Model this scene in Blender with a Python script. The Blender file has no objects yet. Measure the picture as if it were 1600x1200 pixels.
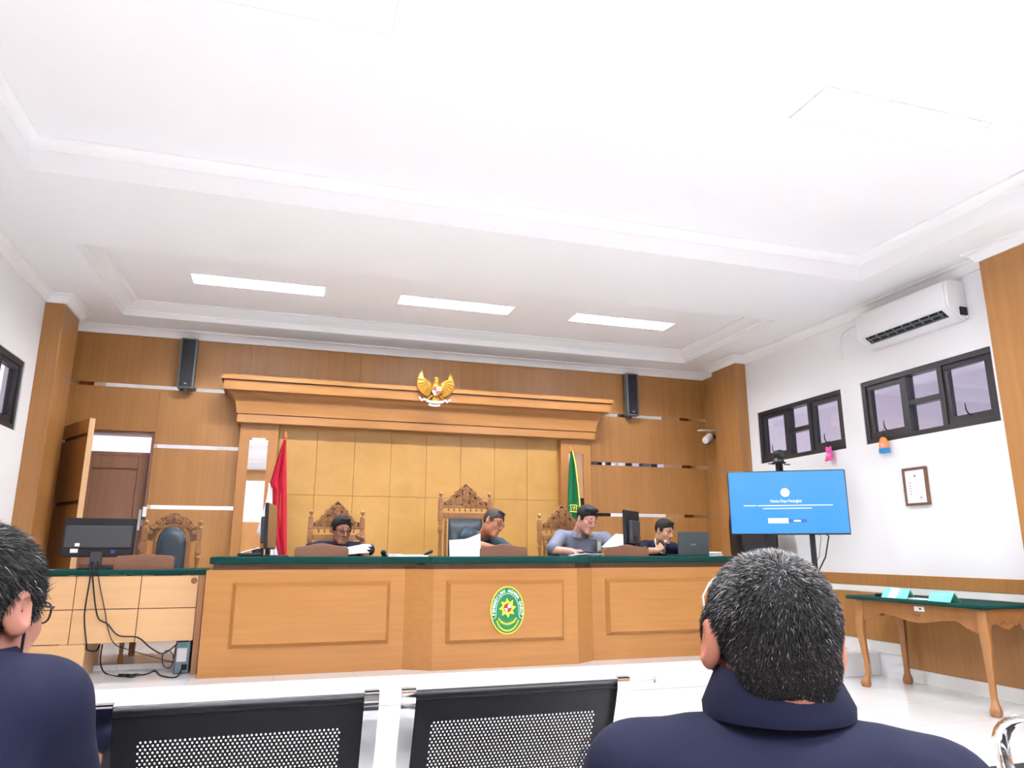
import bpy, bmesh, math, random
import numpy as np
from mathutils import Matrix, Vector

random.seed(7); np.random.seed(7)
scene = bpy.context.scene
COL = scene.collection
PI = math.pi

# ---------------------------------------------------------------- camera, world, exposure
CAM_POS = Vector((0.0, 0.0, 1.15))
F_PX, PITCH, YAW, ROLL = 1123.0, math.radians(13.062), math.radians(17.268), math.radians(0.073)
fw = Vector((math.sin(YAW)*math.cos(PITCH), math.cos(YAW)*math.cos(PITCH), math.sin(PITCH)))
rt = Vector((math.cos(YAW), -math.sin(YAW), 0)); up = rt.cross(fw)
r2 = rt*math.cos(ROLL) + up*math.sin(ROLL); u2 = up*math.cos(ROLL) - rt*math.sin(ROLL)
cd = bpy.data.cameras.new('camera'); cam = bpy.data.objects.new('camera', cd); COL.objects.link(cam)
cd.sensor_fit = 'HORIZONTAL'; cd.sensor_width = 36.0; cd.lens = F_PX/1600*36.0
cd.clip_start = 0.02
cam.matrix_world = Matrix(((r2.x, u2.x, -fw.x, CAM_POS.x), (r2.y, u2.y, -fw.y, CAM_POS.y), (r2.z, u2.z, -fw.z, CAM_POS.z), (0, 0, 0, 1)))
scene.camera = cam
w = bpy.data.worlds.new('world'); scene.world = w; w.use_nodes = True
w.node_tree.nodes['Background'].inputs[0].default_value = (0.86, 0.90, 1.0, 1)
w.node_tree.nodes['Background'].inputs[1].default_value = 1.8
vs = scene.view_settings
vs.view_transform = 'Standard'; vs.look = 'None'; vs.gamma = 1.0; vs.use_curve_mapping = False
vs.exposure = 0.66
TUBE_POWER = 250.0          # emission strength of the fluorescent tubes in the ceiling fixtures

# ---------------------------------------------------------------- materials
def srgb(r, g, b):
    f = lambda c: (c/255/12.92) if c/255 <= .04045 else ((c/255+.055)/1.055)**2.4
    return (f(r), f(g), f(b))
MATS = {}
def mat(name, col, rough=.5, metal=0., spec=.5, var=0., vscale=6., bump=0., bscale=80., emit=None, estr=0., coat=0., sheen=0., trans=0., sub=0.):
    m = bpy.data.materials.new(name); m.use_nodes = True
    nt = m.node_tree; b = nt.nodes['Principled BSDF']
    b.inputs['Base Color'].default_value = (*col, 1)
    b.inputs['Roughness'].default_value = rough; b.inputs['Metallic'].default_value = metal
    b.inputs['Specular IOR Level'].default_value = spec
    b.inputs['Coat Weight'].default_value = coat
    b.inputs['Sheen Weight'].default_value = sheen
    b.inputs['Transmission Weight'].default_value = trans
    if sub: b.inputs['Subsurface Weight'].default_value = sub; b.inputs['Subsurface Scale'].default_value = .01
    if var or bump:
        tc = nt.nodes.new('ShaderNodeTexCoord')
        n = nt.nodes.new('ShaderNodeTexNoise'); n.inputs['Scale'].default_value = vscale; n.inputs['Detail'].default_value = 4
        nt.links.new(tc.outputs['Object'], n.inputs['Vector'])
    if var:
        r = nt.nodes.new('ShaderNodeMix'); r.data_type = 'RGBA'
        r.inputs['A'].default_value = (*[c*(1-var) for c in col], 1); r.inputs['B'].default_value = (*[min(1, c*(1+var)) for c in col], 1)
        nt.links.new(n.outputs['Fac'], r.inputs['Factor']); nt.links.new(r.outputs['Result'], b.inputs['Base Color'])
    if bump:
        n2 = nt.nodes.new('ShaderNodeTexNoise'); n2.inputs['Scale'].default_value = bscale; n2.inputs['Detail'].default_value = 3
        nt.links.new(tc.outputs['Object'], n2.inputs['Vector'])
        bp = nt.nodes.new('ShaderNodeBump'); bp.inputs['Strength'].default_value = bump; bp.inputs['Distance'].default_value = .005
        nt.links.new(n2.outputs['Fac'], bp.inputs['Height']); nt.links.new(bp.outputs['Normal'], b.inputs['Normal'])
    if emit:
        b.inputs['Emission Color'].default_value = (*emit, 1); b.inputs['Emission Strength'].default_value = estr
    MATS[name] = m; return m
def wood(name, c1, c2, scale=(30, 30, 1.2), rough=.38, nscale=1.0, spec=.45, swirl=0.):
    m = bpy.data.materials.new(name); m.use_nodes = True
    nt = m.node_tree; b = nt.nodes['Principled BSDF']; b.inputs['Roughness'].default_value = rough
    b.inputs['Specular IOR Level'].default_value = spec
    tc = nt.nodes.new('ShaderNodeTexCoord'); mp = nt.nodes.new('ShaderNodeMapping'); mp.inputs['Scale'].default_value = scale
    n = nt.nodes.new('ShaderNodeTexNoise'); n.inputs['Scale'].default_value = nscale; n.inputs['Detail'].default_value = 6; n.inputs['Roughness'].default_value = .6
    n.inputs['Distortion'].default_value = swirl
    n2 = nt.nodes.new('ShaderNodeTexNoise'); n2.inputs['Scale'].default_value = 1.3; n2.inputs['Detail'].default_value = 2
    nt.links.new(tc.outputs['Object'], mp.inputs['Vector']); nt.links.new(mp.outputs['Vector'], n.inputs['Vector'])
    nt.links.new(tc.outputs['Object'], n2.inputs['Vector'])
    ad = nt.nodes.new('ShaderNodeMath'); ad.operation = 'MULTIPLY_ADD'; ad.inputs[1].default_value = .6
    nt.links.new(n.outputs['Fac'], ad.inputs[0])
    m2 = nt.nodes.new('ShaderNodeMath'); m2.operation = 'MULTIPLY'; m2.inputs[1].default_value = .4
    nt.links.new(n2.outputs['Fac'], m2.inputs[0]); nt.links.new(m2.outputs[0], ad.inputs[2])
    cr = nt.nodes.new('ShaderNodeValToRGB'); cr.color_ramp.elements[0].position = .32; cr.color_ramp.elements[1].position = .68
    cr.color_ramp.elements[0].color = (*c1, 1); cr.color_ramp.elements[1].color = (*c2, 1)
    nt.links.new(ad.outputs[0], cr.inputs['Fac']); nt.links.new(cr.outputs['Color'], b.inputs['Base Color'])
    MATS[name] = m; return m

mat('white_paint', (.87, .87, .89), .65)
mat('ceiling_paint', (.92, .92, .935), .7)
mat('cornice_paint', (.93, .93, .94), .5)
mat('mirror', (.88, .86, .88), .02, 1.)
mat('chrome', (.82, .82, .84), .08, 1.)
mat('steel', (.62, .63, .66), .28, 1.)
mat('black_plastic', (.006, .006, .009), .45, spec=.3)
mat('black_metal', (.006, .006, .008), .4, spec=.25)
mat('dark_grey', (.035, .036, .042), .45)
mat('window_black', (.014, .013, .017), .45)
mat('green_cloth', srgb(7, 50, 46), .9, spec=.15, var=.08, vscale=20)
mat('paper', (.88, .88, .88), .7)
mat('brass', srgb(206, 160, 70), .3, .9)
mat('gold', srgb(182, 134, 46), .33, .5)
mat('white_plastic', (.82, .82, .84), .35)
mat('leather_black', srgb(44, 56, 66), .3, bump=.15, bscale=120)
mat('grey_fascia', (.10, .11, .12), .5)
mat('skirting', (.80, .79, .77), .25)
wood('wood_panel', (0.308, 0.137, 0.040), (0.408, 0.195, 0.062), (26, 26, .9))
wood('wood_bench', (0.327, 0.138, 0.037), (0.405, 0.184, 0.053), (1.6, 30, 30), nscale=1.0, rough=.28, spec=.55)
wood('wood_bench_v', (0.327, 0.138, 0.037), (0.391, 0.178, 0.051), (30, 30, 1.2))
wood('wood_burl', (0.376, 0.194, 0.046), (0.466, 0.256, 0.070), (2.2, 2.2, 2.6), swirl=1.6, rough=.33)
wood('wood_pale', (0.576, 0.340, 0.162), (0.650, 0.400, 0.205), (1.5, 20, 20))
wood('wood_edge', (0.311, 0.141, 0.063), (0.355, 0.170, 0.081), (20, 20, 2))
wood('wood_brown', (.135, .062, .034), (.19, .088, .048), (22, 22, 1.2), rough=.45)
wood('wood_door', (.22, .105, .062), (.29, .14, .085), (22, 22, 1.2), rough=.45)
wood('wood_carved', (0.250, 0.110, 0.040), (0.450, 0.206, 0.077), (9, 9, 5), rough=.33)
wood('wood_table', (0.266, 0.115, 0.037), (0.340, 0.152, 0.052), (10, 10, 2), rough=.35)

def tile_mat():
    m = bpy.data.materials.new('floor_tile'); m.use_nodes = True; nt = m.node_tree; b = nt.nodes['Principled BSDF']
    tc = nt.nodes.new('ShaderNodeTexCoord'); br = nt.nodes.new('ShaderNodeTexBrick')
    br.offset = 0; br.inputs['Scale'].default_value = 1.0
    br.inputs['Color1'].default_value = (.80, .80, .81, 1); br.inputs['Color2'].default_value = (.83, .83, .84, 1); br.inputs['Mortar'].default_value = (.62, .62, .62, 1)
    br.inputs['Mortar Size'].default_value = .003; br.inputs['Brick Width'].default_value = .6; br.inputs['Row Height'].default_value = .6
    n = nt.nodes.new('ShaderNodeTexNoise'); n.inputs['Scale'].default_value = 2.2; n.inputs['Detail'].default_value = 6; n.inputs['Distortion'].default_value = 1.2
    nt.links.new(tc.outputs['Object'], br.inputs['Vector']); nt.links.new(tc.outputs['Object'], n.inputs['Vector'])
    mx = nt.nodes.new('ShaderNodeMix'); mx.data_type = 'RGBA'; mx.blend_type = 'MULTIPLY'; mx.inputs['Factor'].default_value = .12
    nt.links.new(br.outputs['Color'], mx.inputs['A']); nt.links.new(n.outputs['Color'], mx.inputs['B'])
    nt.links.new(mx.outputs['Result'], b.inputs['Base Color']); b.inputs['Roughness'].default_value = .09
    MATS['floor_tile'] = m
tile_mat()
def glass_mat(name, tint, alpha):
    m = bpy.data.materials.new(name); m.use_nodes = True; nt = m.node_tree
    for n in list(nt.nodes): nt.nodes.remove(n)
    o = nt.nodes.new('ShaderNodeOutputMaterial'); t = nt.nodes.new('ShaderNodeBsdfTransparent'); t.inputs[0].default_value = (*tint, 1)
    g = nt.nodes.new('ShaderNodeBsdfGlossy'); g.inputs['Roughness'].default_value = .02; g.inputs[0].default_value = (.9, .9, .95, 1)
    mx = nt.nodes.new('ShaderNodeMixShader'); mx.inputs[0].default_value = alpha
    nt.links.new(t.outputs[0], mx.inputs[1]); nt.links.new(g.outputs[0], mx.inputs[2]); nt.links.new(mx.outputs[0], o.inputs[0]); MATS[name] = m
glass_mat('window_glass', (.72, .70, .74), .12)
glass_mat('lens_glass', (.95, .95, .95), .08)

# ---------------------------------------------------------------- mesh helpers
class MB:
    def __init__(s): s.v = []; s.f = []; s.M = None
    def add(s, vs, fs):
        o = len(s.v)
        for p in vs:
            p = Vector(p)
            if s.M is not None: p = s.M @ p
            s.v.append((p.x, p.y, p.z))
        for f in fs: s.f.append(tuple(i+o for i in f))
        return s
    def box(s, x0, x1, y0, y1, z0, z1):
        return s.add([(x0,y0,z0),(x1,y0,z0),(x1,y1,z0),(x0,y1,z0),(x0,y0,z1),(x1,y0,z1),(x1,y1,z1),(x0,y1,z1)],
                     [(0,3,2,1),(4,5,6,7),(0,1,5,4),(1,2,6,5),(2,3,7,6),(3,0,4,7)])
    def bar(s, a, b, wx, wy, up=(0,0,1)):
        a, b = Vector(a), Vector(b); d = (b-a).normalized(); u = Vector(up)
        if abs(d.dot(u)) > .98: u = Vector((0,1,0))
        x = d.cross(u).normalized(); y = x.cross(d)
        P = []
        for c in (a, b):
            for sx, sy in ((-1,-1),(1,-1),(1,1),(-1,1)): P.append(c + x*sx*wx/2 + y*sy*wy/2)
        return s.add(P, [(0,3,2,1),(4,5,6,7),(0,1,5,4),(1,2,6,5),(2,3,7,6),(3,0,4,7)])
    def tube(s, pts, r, n=8, caps=True, closed=False):
        pts = [Vector(p) for p in pts]; m = len(pts)
        rs = r if isinstance(r, (list, tuple)) else [r]*m
        V = []; prev = None
        for i, p in enumerate(pts):
            if closed: d = pts[(i+1) % m]-pts[i-1]
            else: d = pts[min(i+1, m-1)]-pts[max(i-1, 0)]
            d.normalize()
            if prev is None:
                u = Vector((0,0,1)) if abs(d.z) < .9 else Vector((1,0,0))
                x = d.cross(u).normalized()
            else:
                x = (prev - d*prev.dot(d))
                if x.length < 1e-6: x = d.orthogonal()
                x.normalize()
            prev = x; y = d.cross(x)
            for k in range(n):
                a = 2*PI*k/n; V.append(p + (x*math.cos(a)+y*math.sin(a))*rs[i])
        F = []
        for i in range(m if closed else m-1):
            j = (i+1) % m
            for k in range(n):
                F.append((i*n+k, i*n+(k+1) % n, j*n+(k+1) % n, j*n+k))
        if caps and not closed:
            F.append(tuple(range(n-1, -1, -1))); F.append(tuple((m-1)*n+k for k in range(n)))
        return s.add(V, F)
    def lathe(s, prof, c=(0,0,0), n=14, axis='Z'):
        V = []; F = []; m = len(prof); c = Vector(c)
        for r, z in prof:
            for k in range(n):
                a = 2*PI*k/n
                p = (r*math.cos(a), r*math.sin(a), z)
                if axis == 'Y': p = (p[0], p[2], p[1])
                if axis == 'X': p = (p[2], p[0], p[1])
                V.append(c + Vector(p))
        for i in range(m-1):
            for k in range(n): F.append((i*n+k, i*n+(k+1) % n, (i+1)*n+(k+1) % n, (i+1)*n+k))
        F.append(tuple(range(n-1, -1, -1))); F.append(tuple((m-1)*n+k for k in range(n)))
        return s.add(V, F)
    def prism(s, poly, h0, h1, plane='XY'):
        # poly 2D, extruded along the remaining axis h0..h1
        n = len(poly); V = []
        for h in (h0, h1):
            for a, b in poly:
                V.append({'XY': (a, b, h), 'XZ': (a, h, b), 'YZ': (h, a, b)}[plane])
        F = [tuple(range(n-1, -1, -1)), tuple(range(n, 2*n))]
        for k in range(n): F.append((k, (k+1) % n, n+(k+1) % n, n+k))
        return s.add(V, F)
    def grid(s, fn, nu, nv, closed_u=False, thick=None):
        V = [fn(i/(nu if closed_u else nu-1), j/(nv-1)) for j in range(nv) for i in range(nu)]
        F = []
        for j in range(nv-1):
            for i in range(nu if closed_u else nu-1):
                F.append((j*nu+i, j*nu+(i+1) % nu, (j+1)*nu+(i+1) % nu, (j+1)*nu+i))
        return s.add(V, F)
    def ell(s, c, r, nu=14, nv=9):
        c = Vector(c); r = (r, r, r) if not hasattr(r, '__len__') else r
        V = [c+Vector((0, 0, -r[2]))]; F = []
        for j in range(1, nv-1):
            t = -PI/2+PI*j/(nv-1)
            for i in range(nu):
                a = 2*PI*i/nu; V.append(c+Vector((r[0]*math.cos(t)*math.cos(a), r[1]*math.cos(t)*math.sin(a), r[2]*math.sin(t))))
        V.append(c+Vector((0, 0, r[2])))
        for i in range(nu): F.append((0, 1+(i+1) % nu, 1+i))
        for j in range(nv-3):
            for i in range(nu):
                a = 1+j*nu; F.append((a+i, a+(i+1) % nu, a+nu+(i+1) % nu, a+nu+i))
        L = 1+(nv-3)*nu; T = len(V)-1
        for i in range(nu): F.append((L+i, L+(i+1) % nu, T))
        return s.add(V, F)
    def sweep(s, path, prof, closed=False, inward=1):
        # path of XY points, prof of (offset to the left of travel, z); mitred corners
        n = len(path); P = [Vector((p[0], p[1])) for p in path]; nm = []
        for i in range(n):
            def nrm(a, b):
                d = (b-a).normalized(); return Vector((-d.y, d.x))*inward
            if closed: a, b = nrm(P[i-1], P[i]), nrm(P[i], P[(i+1) % n])
            elif i == 0: a = b = nrm(P[0], P[1])
            elif i == n-1: a = b = nrm(P[-2], P[-1])
            else: a, b = nrm(P[i-1], P[i]), nrm(P[i], P[i+1])
            m = (a+b); m = m/ max(.2, m.dot(a)) if m.length > 1e-6 else a
            nm.append(m)
        V = []; k = len(prof)
        for i in range(n):
            for o, z in prof: V.append((P[i].x+nm[i].x*o, P[i].y+nm[i].y*o, z))
        F = []
        for i in range(n if closed else n-1):
            j = (i+1) % n
            for q in range(k-1): F.append((i*k+q, j*k+q, j*k+q+1, i*k+q+1))
        if not closed:
            F.append(tuple(range(k))); F.append(tuple((n-1)*k+q for q in range(k-1, -1, -1)))
        return s.add(V, F)
    def build(s, name, m, parent=None, world=False, bevel=0, smooth=None, seg=1, solid=0):
        me = bpy.data.meshes.new(name); v = s.v
        if world and parent is not None:
            o = Vector((0, 0, 0)); p = parent
            while p is not None: o += p.location; p = p.parent
            v = [(a-o.x, b-o.y, c-o.z) for a, b, c in v]
        me.from_pydata(v, [], s.f)
        bm = bmesh.new(); bm.from_mesh(me)
        bmesh.ops.recalc_face_normals(bm, faces=bm.faces)
        if bevel:
            es = [e for e in bm.edges if len(e.link_faces) == 2 and e.calc_face_angle(0) > .5]
            bmesh.ops.bevel(bm, geom=es, offset=bevel, segments=seg, affect='EDGES', profile=.5, clamp_overlap=True)
        if solid:
            bmesh.ops.solidify(bm, geom=bm.faces[:], thickness=solid)
        bm.to_mesh(me); bm.free()
        if smooth is not None:
            me.shade_smooth(); me.set_sharp_from_angle(angle=math.radians(smooth))
        me.materials.append(MATS[m] if isinstance(m, str) else m)
        o = bpy.data.objects.new(name, me); COL.objects.link(o); o.parent = parent
        return o
def tag(o, label=None, cat=None, group=None, kind=None):
    if label: o['label'] = label
    if cat: o['category'] = cat
    if group: o['group'] = group
    if kind: o['kind'] = kind
    return o
def thing(name, loc=(0,0,0), rz=0., label=None, cat=None, group=None, kind=None):
    o = bpy.data.objects.new(name, None); COL.objects.link(o); o.empty_display_size = .05
    o.location = loc; o.rotation_euler = (0, 0, rz); return tag(o, label, cat, group, kind)
def dup(o, parent=None):
    c = o.copy(); COL.objects.link(c); c.parent = parent
    for ch in list(o.children): dup(ch, c)
    return c
def text_mesh(txt, size, name='t', align='CENTER', bold=0.):
    cu = bpy.data.curves.new(name, 'FONT'); cu.body = txt; cu.size = size; cu.align_x = align; cu.align_y = 'CENTER'; cu.resolution_u = 2; cu.offset = bold
    ob = bpy.data.objects.new(name, cu); COL.objects.link(ob)
    dg = bpy.context.evaluated_depsgraph_get(); me = bpy.data.meshes.new_from_object(ob.evaluated_get(dg))
    V = [v.co.copy() for v in me.vertices]; F = [tuple(p.vertices) for p in me.polygons]
    bpy.data.objects.remove(ob); bpy.data.curves.remove(cu); bpy.data.meshes.remove(me)
    return V, F

def at(px, py, Y):
    """point of the room at depth plane y = Y that the photograph shows at (px, py) of 1600 x 1200"""
    d = r2*((px-800)/F_PX) - u2*((py-600)/F_PX) + fw
    return CAM_POS + d*(Y/d.y)
def atz(px, py, z):
    d = r2*((px-800)/F_PX) - u2*((py-600)/F_PX) + fw
    return CAM_POS + d*((z-CAM_POS.z)/d.z)
# ================================================================ THE ROOM
XL, XR, YB, YF = -2.36, 5.52, 8.63, -4.0
ZS, ZT1, ZT2, ZC = 3.58, 3.72, 3.80, 3.493     # soffit, tray over the bench, big tray, underside of cornice
ZP, ZP2 = .212, .257                            # platform, upper step
YP, YP2 = 5.90, 6.78

fl = MB().box(XL-.3, XR+.3, YF-.3, YB+.3, -.12, 0).build('floor', 'floor_tile'); tag(fl, kind='structure')
pl = MB().box(XL, XR, YP, YB, 0, ZP).build('floor_platform', 'floor_tile', bevel=.006); tag(pl, kind='structure')
p2 = MB().box(XL, XR, YP2, YB, ZP, ZP2).build('floor_upper_step', 'floor_tile', bevel=.004); tag(p2, kind='structure')

# ceiling with two recessed trays and openings for the light fittings
CX = [(-1.02, .235), (.985, 2.225), (2.935, 4.17)]; CY = (7.035, 7.31)
CX2 = [(-.90, .366), (.99, 2.25), (2.852, 4.11)]; CY2 = (3.15, .35, -1.75)
FIX1 = [(a, b, CY[0], CY[1]) for a, b in CX]
FIX2 = [(a, b, y-.17, y+.17) for r, y in enumerate(CY2) for i, (a, b) in enumerate(CX2) if not (r == 0 and i == 1)]
def slab_holes(m, x0, x1, y0, y1, z0, z1, holes):
    xs = sorted({x0, x1, *[h[0] for h in holes], *[h[1] for h in holes]}); ys = sorted({y0, y1, *[h[2] for h in holes], *[h[3] for h in holes]})
    for j in range(len(ys)-1):
        cy = (ys[j]+ys[j+1])/2; run = None
        for i in range(len(xs)-1):
            cx = (xs[i]+xs[i+1])/2
            hole = any(h[0] < cx < h[1] and h[2] < cy < h[3] for h in holes)
            if hole:
                if run is not None: m.box(run, xs[i], ys[j], ys[j+1], z0, z1); run = None
            elif run is None: run = xs[i]
        if run is not None: m.box(run, x1, ys[j], ys[j+1], z0, z1)
def ceiling():
    m = MB(); T = 4.05
    xs = [XL-.3, -1.78, 4.93, XR+.3]; ys = [YF-.3, -2.6, 5.013, 6.24, 8.15, YB+.3]
    for i in range(3):
        for j in range(5):
            if i == 1 and j in (1, 3): continue
            m.box(xs[i], xs[i+1], ys[j], ys[j+1], ZS, T)
    slab_holes(m, xs[1], xs[2], ys[1], ys[2], ZT2, T, FIX2); slab_holes(m, xs[1], xs[2], ys[3], ys[4], ZT1, T, FIX1)
    return tag(m.build('ceiling', 'ceiling_paint'), kind='structure')
ceiling()
# mouldings inside the trays
t = MB(); a, b, c, d = -1.78, 4.93, -2.6, 5.013
t.sweep([(a, c), (b, c), (b, d), (a, d)], [(0, ZT2-.075), (.012, ZT2-.075), (.014, ZT2-.055), (.035, ZT2-.030), (.055, ZT2-.016), (.075, ZT2-.012), (.075, ZT2)], closed=True)
tag(t.build('trim_1', 'cornice_paint', smooth=35), kind='structure')
t = MB(); c, d = 6.24, 8.15
t.sweep([(a, c), (b, c), (b, d), (a, d)], [(0, ZS+.045), (.014, ZS+.045), (.018, ZS+.06), (.05, ZS+.075), (.10, ZS+.105), (.13, ZS+.125), (.145, ZS+.128), (.145, ZT1)], closed=True)
tag(t.build('trim_2', 'cornice_paint', smooth=35), kind='structure')
# cornice round the walls and pillars
PER = [(XL, YF), (XR, YF), (XR, 3.62), (5.366, 3.62), (5.366, 4.19), (XR, 4.19), (XR, 7.66), (5.366, 7.66), (5.366, 8.19), (5.50, 8.19), (5.50, YB),
       (-2.34, YB), (-2.34, 8.19), (-2.19, 8.19), (-2.19, 7.66), (XL, 7.66), (XL, 4.19), (-2.19, 4.19), (-2.19, 3.62), (XL, 3.62)]
t = MB(); t.sweep(PER, [(0, ZC), (.022, ZC), (.025, ZC+.018), (.034, ZC+.03), (.045, ZC+.052), (.068, ZC+.066), (.085, ZC+.07), (.09, ZS-.012), (.09, ZS)], closed=True)
tag(t.build('trim_3', 'cornice_paint', smooth=35), kind='structure')

# side walls, each with two window openings
WZ0, WZ1 = 2.19, 2.822
WIN_R = [(6.055, 7.49), (4.327, 5.782)]
WIN_L = [(5.93, 7.40), (4.30, 5.75)]
def side_wall(name, x0, x1, wins):
    m = MB(); ys = [YF-.3]
    for a, b in sorted(wins): ys += [a, b]
    ys.append(YB+.3)
    for i in range(len(ys)-1):
        if i % 2 == 0: m.box(x0, x1, ys[i], ys[i+1], 0, ZS)
        else: m.box(x0, x1, ys[i], ys[i+1], 0, WZ0).box(x0, x1, ys[i], ys[i+1], WZ1, ZS)
    return tag(m.build(name, 'white_paint'), kind='structure')
wr = side_wall('wall_right', XR, XR+.16, WIN_R)
wl = side_wall('wall_left', XL-.16, XL, WIN_L)
wrear = MB().box(XL-.3, XR+.3, YF-.2, YF, 0, ZS).build('wall_rear', 'white_paint'); tag(wrear, kind='structure')
MB().box(XL, XR, YF, YF+.02, .12, 1.9).build('panel', 'wood_panel', wrear)
MB().box(XL, XR, YF, YF+.02, 3.0, 3.3).build('panel', 'wood_panel', wrear)
# pillars clad in veneer
for wall, x0, x1 in ((wr, 5.366, XR), (wl, XL, -2.19)):
    for y0, y1 in ((7.66, 8.19), (3.62, 4.19)):
        MB().box(x0, x1, y0, y1, 0, ZS-.01).build('pillar', 'wood_panel', wall, bevel=.004)
# low wood cladding and skirting on the side walls
for wall, sgn, xw in ((wr, -1, XR), (wl, 1, XL)):
    def slab(name, y0, y1, z0, z1, th, mt):
        a, b = sorted((xw, xw+sgn*th)); MB().box(a, b, y0, y1, z0, z1).build(name, mt, wall, bevel=.003)
    for y0, y1 in ((4.19, 7.66), (YF, 3.62)):
        slab('panel', y0, y1, .824, .935, .022, 'wood_panel')
        slab('rail', y0, y1, .762, .824, .018, 'skirting')
    edges = [4.19, 5.60, 6.62, 7.66]
    for y0, y1 in zip(edges[:-1], edges[1:]):
        slab('panel', y0+.002, y1-.002, .318 if y0 >= 5.59 else .118, .760, .022, 'wood_panel')
    for y0, y1 in ((YF, -1.5), (-1.5, 1.0), (1.0, 3.62)): slab('panel', y0+.002, y1-.002, .118, .760, .022, 'wood_panel')
    slab('skirting_board', 5.60, 7.66, ZP, .318, .014, 'skirting'); slab('skirting_board', 4.19, 5.60, 0, .118, .014, 'skirting')
    slab('skirting_board', YF, 3.62, 0, .118, .014, 'skirting')

# back wall: core with a doorway, veneer panels, mirror strips
DX0, DX1, DZ = -2.20, -1.425, 2.415
m = MB(); m.box(XL-.3, DX0, YB+.03, YB+.22, 0, ZS).box(DX1, XR+.3, YB+.03, YB+.22, 0, ZS).box(DX0, DX1, YB+.03, YB+.22, DZ, ZS)
wb = tag(m.build('wall_back', 'white_paint'), kind='structure')
STR = [.945, 1.604, 2.265, 2.918]; SH = .021
levels = [ZP2] + STR + [ZC+.03]
def veneer(x0, x1, z0, z1):
    MB().box(x0+.001, x1-.001, YB, YB+.03, z0, z1).build('panel', 'wood_panel', wb)
for i in range(5):
    z0 = levels[i] + (SH if i else 0); z1 = levels[i+1] - (SH if i < 4 else 0)
    cols = [(-2.34, DX0), (DX1, -.50)] if i < 3 else [(-2.34, -1.30), (-1.30, -.50)]
    if i == 3:
        veneer(-2.34, DX0, z0, z1); veneer(DX1, -.50, z0, z1)
        veneer(DX0, DX1, DZ, z1)
    else:
        for x0, x1 in cols: veneer(x0, x1, z0, z1)
    if i == 4:
        for x0, x1 in ((-.5, .75), (.75, 2.0), (2.0, 3.25), (3.25, 4.45), (4.45, 5.5)): veneer(x0, x1, z0, z1)
    else:
        veneer(3.64, 4.62, z0, z1); veneer(4.62, 5.5, z0, z1)
for z in STR:
    segs = [(DX1, -.5), (3.6, 5.5)] + ([(-2.34, DX0)] if z < 2.4 else [(-2.34, DX1)])
    for x0, x1 in segs: MB().box(x0, x1, YB+.006, YB+.03, z-SH, z+SH).build('mirror_strip', 'mirror', wb)
# the white core behind the portico panels is covered, small returns beside the pillars
MB().box(-2.36, -2.34, 8.19, YB, ZP2, ZS).build('return', 'wood_panel', wb)
MB().box(5.50, 5.52, 8.19, YB, ZP2, ZS).build('return', 'wood_panel', wb)

# doorway: frame, brown inner door with transom, open veneered leaf
d1 = thing('door_1', (DX0, YB+.2, ZP2), kind='structure')
fr = MB(); fr.box(DX0, DX0+.035, YB+.02, YB+.22, ZP2, DZ).box(DX1-.03, DX1, YB+.02, YB+.22, ZP2, DZ).box(DX0+.035, DX1-.03, YB+.02, YB+.22, DZ-.03, DZ)
fr.box(DX0+.035, DX1-.03, YB+.13, YB+.2, 2.165, 2.2)
fr.build('door_frame', 'wood_door', d1, world=True, bevel=.003)
lf = MB(); xa, xb = DX0+.045, DX1-.035; y0, y1 = YB+.13, YB+.17
lf.box(xa, xa+.13, y0, y1, ZP2, 2.165).box(xb-.12, xb, y0, y1, ZP2, 2.165).box(xa+.13, xb-.12, y0, y1, 2.02, 2.165).box(xa+.13, xb-.12, y0, y1, ZP2, .5).box(xa+.13, xb-.12, y0, y1, 1.0, 1.12)
lf.box(xa+.13, xb-.12, y0+.018, y1-.005, .5, 2.02)
L = lf.build('door_leaf', 'wood_door', d1, world=True, bevel=.004)
MB().box(xb-.055, xb-.03, y0-.006, y0, 1.36, 1.58).build('lock_plate', 'steel', L, world=True)
kb = MB(); kb.lathe([(.008, 0), (.008, -.04), (.018, -.045), (.02, -.06), (.012, -.07)], (xa+.1, y0, 1.43), 10, 'Y'); kb.build('door_knob', 'black_metal', L, world=True, smooth=40)
g = MB().box(DX0+.035, DX1-.03, YB+.155, YB+.16, 2.2, DZ-.03).build('transom_pane', 'window_glass', d1, world=True)
# edge plates of the doorway jamb
for z0, z1 in ((1.50, 1.61), (1.40, 1.47), (1.16, 1.23)):
    MB().box(DX1-.034, DX1-.0295, YB+.0, YB+.03, z0, z1).build('strike_plate', 'steel', d1, world=True)
for z0, z1 in ((1.50, 1.605),):
    MB().box(DX1-.032, DX1+.004, YB-.004, YB+.0, z0, z1).build('lock_label', 'paper', d1, world=True)
# the open leaf, hinged on the left jamb, swung into the room
hx, hy, ex, ey = -2.255, 8.56, -1.885, 7.95
ang = math.atan2(ey-hy, ex-hx); ln = math.hypot(ex-hx, ey-hy)
d2 = thing('door_2', (hx, hy, ZP2), ang, kind='structure')
lv = [0] + [z-ZP2 for z in STR[:3]] + [2.425-ZP2]
MB().box(.0, ln, -.005, .022, 0, 2.425-ZP2).build('door_leaf', 'wood_brown', d2)
for i in range(4):
    z0 = lv[i]+(.02 if i else .0); z1 = lv[i+1]-(.02 if i < 3 else 0)
    MB().box(.0, ln, -.03, -.005, z0, z1).build('panel', 'wood_panel', d2)
MB().box(ln, ln+.006, -.03, .022, 0, 2.425-ZP2).build('edge_strip', 'wood_pale', d2)
MB().tube([(ln-.06, .022, 1.0), (ln-.06, .06, 1.0), (ln-.06, .06, 1.12), (ln-.06, .022, 1.12)], .008).build('door_handle', 'steel', d2)
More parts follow.
